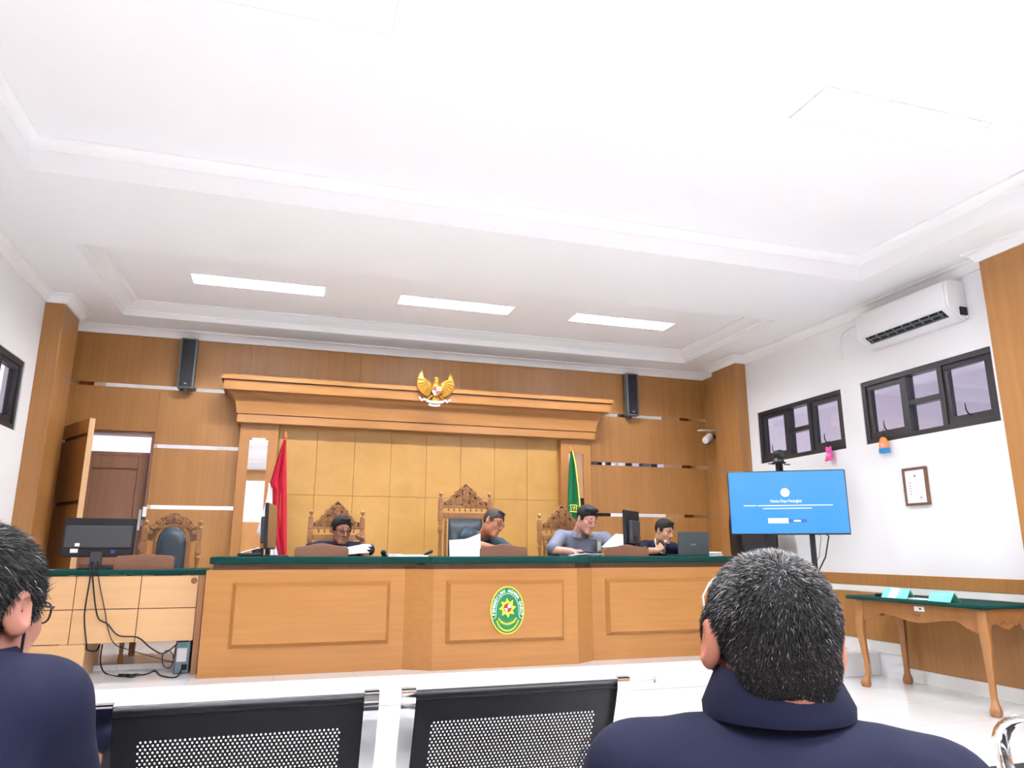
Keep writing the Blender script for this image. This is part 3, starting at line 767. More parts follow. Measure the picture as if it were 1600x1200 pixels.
for pts in ([(890, 790), (892, 789), (900, 789), (903, 791)], [(890.5, 799), (902, 800)], [(892, 791), (892.5, 797)], [(895, 791), (896.5, 797), (898, 791)], [(900.5, 791), (900.5, 797)]):
    q.tube([at(x, y, 8.158) for x, y in pts], .005, 4)
q.build('embroidery', 'fringe', f2, world=True)

# ================================================================ GILDED EAGLE EMBLEM
ga = thing('eagle_emblem', (1.597, 8.185, 3.0), 0, 'gilded eagle emblem with shield and white ribbon above the portico', 'emblem')
k_ = .000444
gp = lambda x, y: ((x-690)*k_, (600-y)*k_)
wing = [gp(*p) for p in [(320, 110), (255, 200), (205, 330), (190, 470), (225, 590), (300, 680), (400, 755), (470, 785), (520, 760), (560, 660), (575, 520), (520, 400), (430, 330), (350, 310), (325, 240), (312, 170)]]
wmesh = MB()
cx_, cz_ = sum(p[0] for p in wing)/len(wing), sum(p[1] for p in wing)/len(wing)
def wingmb(s):
    m = MB(); n = len(wing)
    V = [(s*x, -.012, z) for x, z in wing]+[(s*x, .0, z) for x, z in wing]+[(s*cx_, -.04, cz_)]
    F = [(i, (i+1) % n, 2*n) for i in range(n)]+[(i, (i+1) % n, n+(i+1) % n, n+i) for i in range(n)]
    m.add(V, F)
    for q in range(7):      # feather ridges from the shoulder to the trailing edge
        a, b = wing[2+q], (wing[12][0]*.55+wing[10][0]*.45, wing[12][1]*.55+wing[10][1]*.45)
        m.tube([(s*a[0], -.016, a[1]), (s*(a[0]*.5+b[0]*.5), -.040, a[1]*.5+b[1]*.5), (s*b[0], -.030, b[1])], [.004, .006, .004], 5)
    m.tube([(s*x, -.014, z) for x, z in wing], .006, 5, closed=True)
    return m
for s in (-1, 1): wingmb(s).build('wing', 'gold', ga, smooth=50)
b = MB(); b.ell((0, -.03, .02), (.048, .03, .075), 14, 10); b.tube([(0, -.035, .07), (.002, -.045, .105), (-.002, -.05, .125)], [.034, .026, .022], 10)
b.ell((-.004, -.052, .128), (.022, .02, .018), 10, 8); b.tube([(-.018, -.06, .130), (-.036, -.062, .128), (-.046, -.062, .118)], [.010, .007, .002], 7)
b.tube([(.01, -.045, .135), (.028, -.04, .142)], [.008, .002], 6)
b.build('body', 'gold', ga, smooth=60)
tl = MB()
for q in range(5): tl.tube([((q-2)*.008, -.02, -.07), ((q-2)*.019, -.022, -.142)], [.008, .011], 6)
tl.build('tail', 'gold', ga, smooth=60)
for s in (-1, 1): MB().tube([(s*.045, -.02, -.075), (s*.075, -.03, -.105), (s*.105, -.03, -.132)], [.014, .010, .008], 7).build('leg', 'gold', ga, smooth=60)
def sh(pts, mt, nm, y=-.062): MB().prism([gp(*p) for p in pts], y, y+.02, 'XZ').build(nm, mt, ga)
sh([(590, 515), (825, 520), (820, 660), (790, 740), (700, 800), (610, 745), (565, 650)], 'gold', 'shield_rim', -.060)
sh([(602, 545), (697, 548), (697, 640), (588, 640)], 'emblem_red', 'shield_quarter', -.063)
sh([(703, 548), (818, 550), (812, 642), (703, 642)], 'emblem_white', 'shield_quarter', -.063)
sh([(570, 652), (650, 652), (680, 720), (660, 785), (615, 740)], 'emblem_white', 'shield_quarter', -.063)
sh([(720, 652), (806, 655), (780, 735), (705, 785), (695, 720)], 'emblem_red', 'shield_quarter', -.063)
sh([(645, 640), (735, 640), (712, 700), (690, 718), (665, 690)], 'emblem_black', 'shield_centre', -.066)
MB().ell((gp(762, 595)[0], -.064, gp(762, 595)[1]), (.009, .004, .009), 8, 6).build('shield_dot', 'emblem_black', ga)
MB().ell((gp(690, 665)[0], -.067, gp(690, 665)[1]), (.010, .003, .008), 8, 6).build('shield_star', 'gold', ga)
rb = MB()
def ribbon(pts, w_, m):
    P = [gp(*p) for p in pts]
    V = []; F = []
    for i, (x, z) in enumerate(P): V += [(x, -.05, z+w_), (x, -.05, z-w_), (x, -.042, z-w_), (x, -.042, z+w_)]
    for i in range(len(P)-1):
        a = i*4
        for q in range(4): F.append((a+q, a+4+q, a+4+(q+1) % 4, a+(q+1) % 4))
    F += [(0, 1, 2, 3), tuple((len(P)-1)*4+q for q in (3, 2, 1, 0))]
    m.add(V, F)
ribbon([(440, 925), (520, 945), (600, 955), (700, 958), (800, 950), (890, 930)], .015, rb)
ribbon([(500, 1025), (600, 1045), (690, 1050), (800, 1035)], .010, rb)
ribbon([(420, 900), (360, 885), (320, 930), (280, 880), (235, 840)], .011, rb)
ribbon([(910, 905), (960, 890), (990, 950), (1030, 890), (1085, 870)], .011, rb)
tag(rb.build('ribbon', 'emblem_white', ga), kind='stuff')
MB().box(-.02, .02, -.01, .012, -.08, .06).build('mount', 'brass', ga)

# ================================================================ WALL LOUDSPEAKERS, CAMERA, AIR CONDITIONER
def column_speaker(x, label):
    S = thing('column_loudspeaker', (x, YB, 2.9), 0, label, 'loudspeaker', 'column loudspeakers on the back wall')
    MB().box(-.085, .085, -.155, -.045, 0, .575).build('cabinet', 'grey_fascia', S, bevel=.008, seg=2, smooth=40)
    MB().box(-.066, .066, -.160, -.15, .018, .557).build('grille', 'black_plastic', S, bevel=.003)
    MB().box(-.012, .012, -.162, -.158, .045, .055).build('badge', 'steel', S)
    b = MB(); b.box(-.03, .03, -.02, 0, -.03, .06); b.tube([(0, -.01, .0), (0, -.08, -.02), (0, -.1, .01)], .012, 8); b.build('bracket', 'grey_fascia', S)
column_speaker(-1.155, 'black column loudspeaker high on the wall left of the eagle emblem')
column_speaker(4.325, 'black column loudspeaker high on the wall right of the eagle emblem')
cc = thing('security_camera', (5.42, 8.36, 2.62), 0, 'small white security camera in the corner by the right pillar', 'camera')
b = MB(); b.M = Matrix.Rotation(.5, 4, 'Z') @ Matrix.Rotation(-.5, 4, 'Y')
b.lathe([(.0, -.09), (.042, -.088), (.05, -.06), (.05, .06), (.03, .09), (.008, .1)], (-.1, 0, .05), 14, 'X'); b.build('housing', 'white_plastic', cc, smooth=40)
MB().box(-.19, .04, -.045, .045, .105, .115).build('sunshield', 'white_plastic', cc)
MB().ell((-.10, -.03, -.03), (.05, .05, .05)).build('lens_dome', 'black_plastic', cc, smooth=80)
MB().tube([(.0, 0, .05), (.06, 0, .02), (.08, 0, -.02)], .018).build('bracket', 'black_metal', cc, smooth=60)

ac = thing('air_conditioner', (XR, 5.0, 3.10), 0, 'white split air conditioner unit high on the right wall above the windows', 'air conditioner')
Y0, Y1 = -.53, .53
prof = [(0, .355), (-.165, .355), (-.205, .335), (-.222, .29), (-.222, .125), (-.212, .098), (-.06, .0), (0, .0)]
MB().prism([(y_, z) for y_, z in prof], Y0+.03, Y1-.03, 'XZ').build('body', 'white_plastic', ac, bevel=.01, seg=2, smooth=40)
for a_, c_ in ((Y0, Y0+.03), (Y1-.03, Y1)):
    MB().prism([(x*.97, z*.97+.004) for x, z in prof], a_, c_, 'XZ').build('end_cap', 'white_plastic', ac, bevel=.01, seg=2, smooth=40)
mat('vent_dark', (.01, .01, .013), .6)
dv = Vector((.152, -.098)).normalized(); nv = Vector((-.542, -.84))
def slope(t_, o): return (-.212+.152*t_+nv.x*o, .098-.098*t_+nv.y*o)
MB().prism([slope(.10, .001), slope(.62, .001), slope(.62, .003), slope(.10, .003)], -.44, .44, 'XZ').build('outlet', 'vent_dark', ac)
for t_ in (.22, .48):
    MB().prism([slope(t_, .002), slope(t_+.09, .002), slope(t_+.09, .016), slope(t_, .016)], -.43, .43, 'XZ').build('louver', 'grey_fascia', ac)
first = None
for k in range(9):
    if first is None: first = o = MB().prism([slope(.12, .003), slope(.6, .003), slope(.6, .012), slope(.12, .012)], -.003, .003, 'XZ').build('vane', 'steel', ac)
    else: o = first.copy(); COL.objects.link(o)
    o.location.y = -.40+k*.1
MB().box(-.2235, -.222, .43, .46, .30, .308).build('badge', 'steel', ac)
MB().box(-.1, -.03, -.545, -.53, .03, .1).build('pipe_port', 'black_plastic', ac)
cb = MB(); cb.tube([(XR-.006, 5.62, 3.40), (XR-.008, 5.80, 3.43), (XR-.008, 5.93, 3.40), (XR-.008, 5.97, 3.32), (XR-.008, 5.98, 3.12)], .006, 6)
tag(cb.build('wall_cable', 'white_plastic', smooth=60), 'thin white cable hanging on the wall beside the air conditioner', 'cable')

# framed certificate
ct = thing('framed_certificate', (XR-.022, 5.228, 1.73), 0, 'small brown framed certificate on the white right wall', 'picture frame')
ct.rotation_euler = (math.radians(0), 0, 0)
wY, hZ = .132, .172
fr = MB()
for (y0, y1, z0, z1) in ((-wY, wY, hZ-.022, hZ), (-wY, wY, -hZ, -hZ+.022), (-wY, -wY+.022, -hZ+.022, hZ-.022), (wY-.022, wY, -hZ+.022, hZ-.022)): fr.box(-.008, .022, y0, y1, z0, z1)
fr.build('frame', 'wood_brown', ct, bevel=.003)
sheet = MB().box(.004, .01, -wY+.02, wY-.02, -hZ+.02, hZ-.02).build('sheet', 'paper', ct)
mat('ink', (.06, .06, .07), .7)
mat('ink_soft', (.5, .5, .52), .7)
pr = MB(); pr.ell((.003, 0, .095), (.001, .008, .012), 8, 6)
for k in range(5): pr.ell((.003, .062, .035-k*.026), (.001, .006, .006), 6, 5)
tag(pr.build('print', 'ink', sheet), kind='stuff')
pr = MB()
for k in range(6): pr.box(.0025, .0035, -.06, .03, .03-k*.02, .0315-k*.02)
pr.ell((.003, -.045, -.105), (.001, .014, .014), 8, 6); pr.box(.0025, .0035, -.07, .05, -.128, -.126)
tag(pr.build('fine_print', 'ink_soft', sheet), kind='stuff')

# hanging ornaments on the window handles
mat('pink_plush', srgb(240, 90, 175), .7); mat('orange_plush', srgb(250, 150, 70), .7); mat('blue_felt', srgb(30, 130, 190), .7); mat('pale_pink', srgb(250, 170, 190), .7)
o1 = thing('hanging_charm', (XR-.045, 6.262, 2.10), 0, 'pink plush charm hanging from the handle of the window near the television', 'charm', 'charms hung on window handles')
b = MB(); b.ell((0, 0, .03), (.03, .045, .045)); b.ell((0, 0, .095), (.028, .036, .034)); b.ell((0, -.03, .12), (.012, .012, .018)); b.ell((0, .03, .12), (.012, .012, .018)); b.ell((-.01, -.035, -.005), (.016, .02, .015)); b.ell((-.01, .035, -.005), (.016, .02, .015))
b.build('plush', 'pink_plush', o1, smooth=80)
MB().ell((-.024, 0, .035), (.010, .022, .02)).build('belly_patch', 'pale_pink', o1, smooth=80)
MB().tube([(0, 0, .12), (.004, .0, .16), (.02, 0, .20)], .003).build('string', 'black_metal', o1)
o2 = thing('hanging_charm', (XR-.045, 5.515, 2.09), 0, 'orange felt charm with blue base hanging from the window above the certificate', 'charm', 'charms hung on window handles')
b = MB(); b.prism([(-.05, 0), (.05, 0), (.048, .07), (.03, .12), (0, .14), (-.03, .12), (-.048, .07)], -.018, .018, 'YZ'); b.build('pouch', 'orange_plush', o2, bevel=.008, seg=2, smooth=50)
MB().box(-.021, .021, -.052, .052, -.02, .03).build('base_band', 'blue_felt', o2, bevel=.004)
MB().ell((-.018, 0, .06), (.008, .024, .026)).build('patch', 'pale_pink', o2, smooth=80)
MB().tube([(0, 0, .135), (.006, .0, .18), (.02, 0, .215)], .003).build('string', 'black_metal', o2)
# ================================================================ TELEVISION ON STAND, CAMERA BAR, PA LOUDSPEAKER
mat('screen_blue', (.005, .01, .02), .3, emit=(.010, .232, .60), estr=1.0)
mat('screen_white', (.05, .05, .05), .3, emit=(.56, .63, .66), estr=1.05)
mat('screen_navy', (.005, .01, .02), .3, emit=(.008, .098, .42), estr=1.0)
tl_, tr_ = Vector((4.335, 6.45, 0)), Vector((5.285, 5.85, 0))
tc_ = (tl_+tr_)/2; tang = math.atan2((tr_-tl_).y, (tr_-tl_).x); TW = (tr_-tl_).length
tv = thing('television_stand', (tc_.x, tc_.y, ZP), tang, 'flat television with a blue screen on a tall black wheeled stand', 'television')
zt, zb = 1.945-ZP, 1.308-ZP
T = MB(); T.box(-TW/2, TW/2, 0, .045, zb, zt); tvb = T.build('television_body', 'black_plastic', tv, bevel=.006, smooth=40)
MB().box(-TW/2+.009, TW/2-.009, -.0015, .001, zb+.014, zt-.009).build('screen', 'screen_blue', tvb)
H_, cz = zt-zb, (zt+zb)/2
def scr(x, y): return (-TW/2+TW*x, zt-H_*y)      # screen fractions
def disp(m, nm_, mt): tag(m.build(nm_, mt, tvb), kind=None)
m = MB(); cx0, cz0 = scr(.487, .345); m.prism([(cx0+.044*math.cos(a), cz0+.044*math.sin(a)) for a in np.linspace(0, 2*PI, 24, endpoint=False)], -.003, -.001, 'XZ'); m.build('display_logo', 'screen_white', tvb)
V, F = text_mesh('Pantau Daya Perangkat', .040, bold=.0009); m = MB(); cx0, cz0 = scr(.489, .478); m.add([(cx0+v.x*.80, -.0022, cz0+v.y) for v in V], F); m.build('display_title', 'screen_white', tvb)
for (a, b, y) in ((.125, .235, .545), (.245, .875, .547), (.29, .70, .592)):
    x0, z0 = scr(a, y); x1, _ = scr(b, y); MB().box(x0, x1, -.0028, -.001, z0-.0045, z0+.0045).build('display_line', 'screen_white', tvb)
x0, z0 = scr(.325, .742); x1, z1 = scr(.497, .822); MB().box(x0, x1, -.003, -.001, z1, z0).build('display_button', 'screen_white', tvb, bevel=.0008)
x0, z0 = scr(.50, .762); x1, z1 = scr(.65, .812); b2 = MB().box(x0, x1, -.0026, -.001, z1, z0).build('display_button', 'screen_navy', tvb)
x0, z0 = scr(.54, .772); x1, z1 = scr(.60, .80); MB().box(x0, x1, -.0032, -.0024, z1, z0).build('display_text', 'screen_white', tvb)
st = MB()
for x in (-.16, .16):
    st.bar((x, .09, .08), (x, .09, zt-.12), .06, .035, up=(0, 1, 0))
MB().bar((.215, .09, .08), (.215, .09, zt-.12), .05, .035, up=(0, 1, 0)).build('upright', 'black_metal', tv)
MB().bar((-.215, .09, .08), (-.215, .09, zt-.12), .05, .035, up=(0, 1, 0)).build('upright', 'black_metal', tv)
MB().box(-.26, .26, .06, .11, cz-.16, cz-.10).build('crossbar', 'black_metal', tv); MB().box(-.26, .26, .045, .11, cz+.10, cz+.16).build('crossbar', 'black_metal', tv)
MB().box(-.30, .30, .06, .12, .05, .09).build('base_bar', 'black_metal', tv)
for x in (-.28, .28):
    MB().box(x-.025, x+.025, -.22, .32, .05, .085).build('foot', 'black_metal', tv, bevel=.005)
    for y in (-.19, .29):
        q = MB(); q.lathe([(.025, -.012), (.025, .012)], (x, y, .025), 12, 'X'); q.build('caster', 'black_plastic', tv, smooth=40)
vc = thing('video_camera', (0, 0, 0), 0, 'small black conference camera on a bracket above the television', 'camera')
pc = at(1222, 735, 6.17); vc.location = (pc.x, 6.21, 1.947)
MB().box(-.03, -.012, -.02, .02, 0, .075).build('bracket_leg', 'black_metal', vc); MB().box(.012, .03, -.02, .02, 0, .075).build('bracket_leg', 'black_metal', vc)
MB().box(-.055, .055, -.045, .045, .075, .092).build('base_plate', 'black_plastic', vc, bevel=.004)
MB().lathe([(.052, .092), (.05, .115), (.036, .13)], (0, 0, 0), 16).build('turntable', 'dark_grey', vc, smooth=40)
q = MB(); q.lathe([(.03, .05), (.048, .03), (.05, -.03), (.044, -.055), (.036, -.06)], (0, 0, .165), 18, 'Y'); hd = q.build('head', 'black_plastic', vc, smooth=50)
q = MB(); q.lathe([(.03, -.061), (.026, -.066), (.014, -.062)], (0, 0, .165), 16, 'Y'); q.build('lens', 'dark_grey', hd, smooth=50)
for a, b in ((.06, .125), (-.125, -.06)): MB().tube([(a, 0, .07), (b, -.01, .068)], .006).build('side_arm', 'black_metal', vc)
for i, (dx, r, mt_) in enumerate(((.33, .007, 'black_plastic'), (.20, .003, 'dark_grey'))):
    a = at(1295 if i == 0 else 1283, 838, 6.02); b = at(1290 if i == 0 else 1280, 870, 6.1); c = at(1278 if i == 0 else 1266, 895, 6.2)
    cbl = MB(); cbl.tube([tuple(a+Vector((0, .03, .02))), tuple(a), tuple(b), tuple(c), (c.x-.05, 6.3, .6), (c.x-.1, 6.35, ZP+.01), (c.x-.2, 6.6, ZP+.008)], r, 6)
    tag(cbl.build('power_cable', mt_, smooth=60), ('thick' if i == 0 else 'thin') + ' black cable dropping from the television to the floor', 'cable')

pa = thing('pa_loudspeaker', (4.93, 7.02, 0), -.25, 'black portable loudspeaker on a pole stand behind the television', 'loudspeaker')
pa.location = (5.12, 7.18, .98)
def cab(z): return .175+.05*min(1, z/.16)
m = MB(); n = 9
poly = [(-.15, 0), (.15, 0), (.20, .04), (.222, .16), (.225, .5), (.2, .62), (.12, .66), (-.12, .66), (-.2, .62), (-.225, .5), (-.222, .16), (-.20, .04)]
m.prism(poly, -.15, .17, 'XZ'); m.build('cabinet', 'black_plastic', pa, bevel=.015, seg=2, smooth=40)
m = MB(); m.prism([(x*.86, z*.78+.12) for x, z in poly], -.162, -.145, 'XZ'); m.build('grille', 'dark_grey', pa, bevel=.006)
MB().box(-.028, .028, -.168, -.160, .145, .195).build('badge', 'steel', pa); MB().box(-.024, .024, -.170, -.166, .149, .191).build('badge_field', 'black_plastic', pa)
q = MB(); q.tube([(.011*math.cos(a), -.171, .168+.011*math.sin(a)) for a in np.linspace(0.4, 5.6, 12)], .0022, 5); q.tube([(0, -.171, .17), (0, -.171, .186)], .0022, 5); q.build('badge_mark', 'emblem_white', pa)
MB().tube([(0, .0, 0), (0, .0, -.35)], .02, 10).build('pole', 'black_metal', pa, smooth=60); MB().tube([(0, .0, -.3), (0, .0, -.66)], .026, 10).build('lower_tube', 'black_metal', pa, smooth=60)
zf = ZP2-.98
for k in range(3):
    a = k*2*PI/3+.5; MB().tube([(0, 0, -.45), (.30*math.cos(a), .30*math.sin(a), zf+.012)], .012, 8).build('leg', 'black_metal', pa, smooth=60)

# ================================================================ SIDE TABLE with carved legs
tb = thing('side_table', (5.17, 4.86, 0), 0, 'carved wooden side table with green cloth and claw feet against the right wall', 'table')
TX, TY = .215, .60      # half extents of the leg square
m = MB(); m.box(-.29, .29, -.665, .70, .735, .765); m.build('cloth_top', 'green_cloth', tb, bevel=.012, seg=3, smooth=40)
def apron(L, nm_):
    n = 24; top = [(-L, .735), (L, .735)]; low = []
    for i in range(n+1):
        u = 1-2*i/n; a = abs(u)
        z = .605-.02*math.cos(u*PI*2) + (.0 if a < .62 else (a-.62)*-.10)
        if .55 < a < .72: z += .012
        low.append((L*u, z))
    return top+low
for s in (-1, 1):
    m = MB(); m.prism(apron(TY, ''), s*TX-.012, s*TX+.012, 'YZ'); ap = m.build('apron', 'wood_table', tb, bevel=.003)
    mo = MB(); mo.box(s*TX+s*.012-.004, s*TX+s*.012+.004, -TY, TY, .655, .668); mo.build('moulding', 'wood_table', ap)
    cv = MB(); xs_ = s*(TX+.016)
    for q in (-1, 1): scroll_pts = [(xs_, q*(.03+.05*t_*math.cos(t_*5)), .632+.018*math.sin(t_*7)) for t_ in np.linspace(0, 1, 12)]; cv.tube(scroll_pts, .006, 5)
    cv.ell((xs_, 0, .63), (.006, .018, .018), 8, 6); tag(cv.build('carving', 'wood_table', ap, smooth=60), kind='stuff')
    m = MB(); m.prism(apron(TX, ''), s*TY-.012, s*TY+.012, 'XZ'); ap = m.build('apron', 'wood_table', tb, bevel=.003)
    mo = MB(); mo.box(-TX, TX, s*TY+s*.012-.004, s*TY+s*.012+.004, .655, .668); mo.build('moulding', 'wood_table', ap)
    cv = MB(); ys_ = s*(TY+.016)
    for q in (-1, 1): cv.tube([(q*(.02+.10*t_), ys_, .632+.016*math.sin(t_*8)) for t_ in np.linspace(0, 1, 12)], [.008-.005*t_ for t_ in np.linspace(0, 1, 12)], 5)
    cv.ell((0, ys_, .635), (.018, .006, .016), 8, 6); tag(cv.build('carving', 'wood_table', ap, smooth=60), kind='stuff')
for sx in (-1, 1):
    for sy in (-1, 1):
        bx, by = sx*TX, sy*TY
        prof = [(.73, .0, .036), (.64, .0, .038), (.58, .014, .040), (.48, .022, .037), (.36, .012, .030), (.22, -.002, .024), (.12, -.004, .023), (.085, .006, .026), (.062, .018, .036), (.035, .022, .042), (.012, .02, .038), (0, .018, .03)]
        m = MB(); V = []; F = []; nq = 8
        for (z, o, r) in prof:
            cxq, cyq = bx+sx*o*.7, by+sy*o*.7
            for k in range(nq):
                a = 2*PI*k/nq+PI/8; rr = r*(1.12 if k % 2 else 1.0)
                V.append((cxq+rr*math.cos(a), cyq+rr*math.sin(a), z))
        for i in range(len(prof)-1):
            for k in range(nq): F.append((i*nq+k, i*nq+(k+1) % nq, (i+1)*nq+(k+1) % nq, (i+1)*nq+k))
        F += [tuple(range(nq)), tuple((len(prof)-1)*nq+k for k in range(nq-1, -1, -1))]
        m.add(V, F); lg = m.build('leg', 'wood_table', tb, smooth=50)
        ks = MB(); ks.box(bx+sx*.034-.004, bx+sx*.034+.004, by-.014, by+.014, .625, .652); ks.box(bx-.014, bx+.014, by+sy*.034-.004, by+sy*.034+.004, .625, .652); ks.build('knee_block', 'wood_table', lg, bevel=.002)
MB().box(-TX-.0175, -TX-.0165, -.10, -.0, .678, .715).build('sticker', 'paper', tb)
MB().box(-TX-.0185, -TX-.0175, -.07, -.05, .69, .705).build('sticker_print', 'ink', tb)
mat('cyan_card', srgb(120, 215, 200), .6)
def tent_card(name, x, y, rz, lx, label, white=False):
    t_ = thing(name, (x, y, .766), rz, label, 'name card', 'folded cards on the side table')
    m = MB(); h = .075; d = .05
    m.add([(-d, -lx, 0), (-d, lx, 0), (0, lx, h), (0, -lx, h), (d, lx, 0), (d, -lx, 0), (-d+.002, -lx, 0), (-d+.002, lx, 0), (0, lx, h-.003), (0, -lx, h-.003), (d-.002, lx, 0), (d-.002, -lx, 0)],
          [(0, 1, 2, 3), (3, 2, 4, 5), (6, 9, 8, 7), (9, 11, 10, 8), (0, 3, 9, 6), (3, 5, 11, 9), (1, 7, 8, 2), (2, 8, 10, 4)])
    c_ = m.build('card', 'cyan_card', t_)
    ln = MB()
    for k, (a, b) in enumerate(((-.06, .05), (-.045, .06))):
        z = h*(.68-.3*k); xx = -d*(1-z/h)-.001
        ln.add([(xx, a, z), (xx, b, z), (xx+.004*d/h, b, z+.004), (xx+.004*d/h, a, z+.004)], [(0, 1, 2, 3)])
    tag(ln.build('print', 'ink_soft', c_), kind='stuff')
    if white: MB().add([(-d*.99-.002, -.02, .001), (-d*.99-.002, .06, .001), (-.002, .05, h), (-.002, -.03, h)], [(0, 1, 2, 3)]).build('painted_glare', 'paper', t_)  # white quad paints glare onto the sloping face of the card
tent_card('name_card', 4.985, 5.06, .1, .125, 'pale turquoise folded name card nearer the television on the side table', True)
tent_card('name_card', 4.975, 4.60, -.05, .11, 'turquoise folded name card nearest the front edge of the side table')
tag(MB().box(4.96, 5.06, 4.76, 4.93, .766, .774).build('paper_stack', 'paper'), 'small white paper lying between the turquoise cards', 'paper')
tag(MB().box(4.99, 5.05, 5.24, 5.32, .766, .790).build('remote_box', 'black_plastic', bevel=.004), 'small black box on the far end of the side table', 'box')

# ================================================================ WAITING BENCHES with perforated backs
def back_curve(v):      # v 0 at the seat crease, 1 at the rolled top; local y (forward +), z
    y = .16*(1-v)**1.15+.012*math.sin(v*PI); return y, .44+(.857-.44)*v
def perforated(x0, x1, border, v0, v1, hole=True):
    m = MB(); pitch = .0086; ph = pitch*.866; rad = pitch*.27
    L = (v1-v0)*.45; rows = int(L/ph); ncol = int((x1-x0)/pitch)
    V = []; F = []
    th = [PI/6+k*PI/3 for k in range(6)]
    def P(x, s): y, z = back_curve(v0+(v1-v0)*s/(rows*ph)); return (x, y, z)
    for r in range(rows):
        s0, s1 = r*ph, (r+1)*ph; off = (pitch/2 if r % 2 else 0); nc = ncol-(1 if r % 2 else 0)
        if r % 2:
            for a, b in ((x0, x0+off), (x0+off+nc*pitch, x0+ncol*pitch)):
                o = len(V); V += [P(a, s0), P(b, s0), P(b, s1), P(a, s1)]; F.append((o, o+1, o+2, o+3))
        for c in range(nc):
            a = x0+off+c*pitch; b = a+pitch; cx_, cs = (a+b)/2, (s0+s1)/2; o = len(V)
            V += [P(a, s0), P(b, s0), P(b, s1), P(a, s1)] + [P(cx_+rad*math.cos(t_), cs+rad*math.sin(t_)) for t_ in (-2.356, -1.5708, -.785, .785, 1.5708, 2.356)]
            F += [(o, o+1, o+6, o+5, o+4), (o+1, o+2, o+7, o+6), (o+2, o+3, o+9, o+8, o+7), (o+3, o, o+4, o+9)]
    m.v = V; m.f = F
    return m, x0+ncol*pitch
_cache = {}
def waiting_bench(loc, nseat, label, arms=(), rz=0.):
    B = thing('waiting_bench', loc, rz, label, 'waiting bench', 'perforated steel waiting benches')
    sw, gap = .515, .045; pitch = sw+gap
    for i in range(nseat):
        xs0 = i*pitch
        if 'back' not in _cache:
            cw = .026; a, b = cw, sw-cw; bd = .042
            v0, v1 = .02, .93
            hx0, hv0, hv1 = a+bd, .06, .865
            m, hx1 = perforated(hx0, b-bd, bd, hv0, hv1)
            def patch(xa, xb, va, vb, n=8):
                m.grid(lambda u, v: (xa+(xb-xa)*u, *back_curve(va+(vb-va)*v)), 2, n)
            patch(a, hx0, hv0, hv1, 14); patch(hx1, b, hv0, hv1, 14); patch(a, b, v0, hv0, 3); patch(a, b, hv1, 1.0, 4)
            bk = m.build('back_panel', 'black_metal', B); _cache['back'] = bk
            y1, z1 = back_curve(1.0)
            r = MB(); r.tube([(a-.006, y1+.004, z1), (b+.006, y1+.004, z1)], .010, 10); _cache['roll'] = r.build('rolled_edge', 'black_metal', B, smooth=60)
            st_ = MB(); st_.grid(lambda u, v: (a+(b-a)*u, .17+.42*v, .425-.03*math.sin(v*PI)+(.02 if v > .95 else 0)), 2, 12); _cache['seat'] = st_.build('seat_panel', 'black_metal', B, smooth=60)
            f_ = MB()
            pr_ = [(back_curve(v)) for v in np.linspace(1.0, .0, 12)]
            pts = [(-.012, z1+.016), (-.002, z1+.018)] + [(y-.004, z) for y, z in pr_] + [(.20, .425), (.35, .40), (.55, .415), (.60, .42)]
            Vq = []; Fq = []
            for (y, z) in pts: Vq += [(0, y, z), (cw+.004, y, z)]
            for q in range(len(pts)-1): Fq.append((2*q, 2*q+1, 2*q+3, 2*q+2))
            f_.add(Vq, Fq)
            Vb = [(x, y-.012, z-.004) for x, y, z in Vq]; o = len(Vq); f_.add(Vb, Fq)
            for q in range(len(pts)-1):
                for e in (0, 1): f_.f.append((2*q+e, 2*q+2+e, o+2*q+2+e, o+2*q+e))
            _cache['frame'] = f_.build('side_frame', 'chrome', B, smooth=50)
            objs = [_cache[k] for k in ('back', 'roll', 'seat', 'frame')]
            for o_ in objs: o_.location.x = xs0
            fr2 = _cache['frame'].copy(); COL.objects.link(fr2); fr2.location.x = xs0+sw-cw-.004
        else:
            for k in ('back', 'roll', 'seat', 'frame', 'frame2'):
                o_ = _cache[k.replace('2', '')].copy(); COL.objects.link(o_); o_.parent = B
                o_.location.x = xs0 + (sw-.030 if k == 'frame2' else 0)
    Ltot = nseat*pitch
    MB().box(-.05, Ltot, .30, .36, .34, .40).build('beam', 'steel', B, bevel=.004)
    for x in (.25, Ltot-.3):
        l = MB(); l.bar((x, .33, .36), (x, .33, .06), .05, .05, up=(0, 1, 0)); l.tube([(x, .02, .025), (x, .2, .055), (x, .46, .055), (x, .64, .025)], .022, 8); l.build('leg_frame', 'chrome', B, smooth=50)
    for x in arms:
        pts = []
        for a in np.linspace(-.5*PI, 1.5*PI, 28, endpoint=False):
            c_, s_ = math.cos(a), math.sin(a)
            pts.append((x, .25+.19*math.copysign(abs(c_)**.85, c_), .545+.13*math.copysign(abs(s_)**.85, s_)))
        am = MB(); V = []; F = []; n = len(pts)
        for (px_, py_, pz_) in pts:
            dy, dz = py_-.25, pz_-.545; k = .84
            V += [(px_-.024, py_, pz_), (px_+.024, py_, pz_), (px_+.024, .25+dy*k, .545+dz*k), (px_-.024, .25+dy*k, .545+dz*k)]
        for i in range(n):
            for q in range(4): F.append((i*4+q, i*4+(q+1) % 4, ((i+1) % n)*4+(q+1) % 4, ((i+1) % n)*4+q))
        am.add(V, F); am.build('armrest', 'chrome', B, bevel=.004, smooth=50)
    return B
YW = 1.588
wb1 = waiting_bench((-.867, YW, 0), 3, 'perforated black waiting bench with chrome frames in front of the two seated men', arms=(-.03, 1.70))
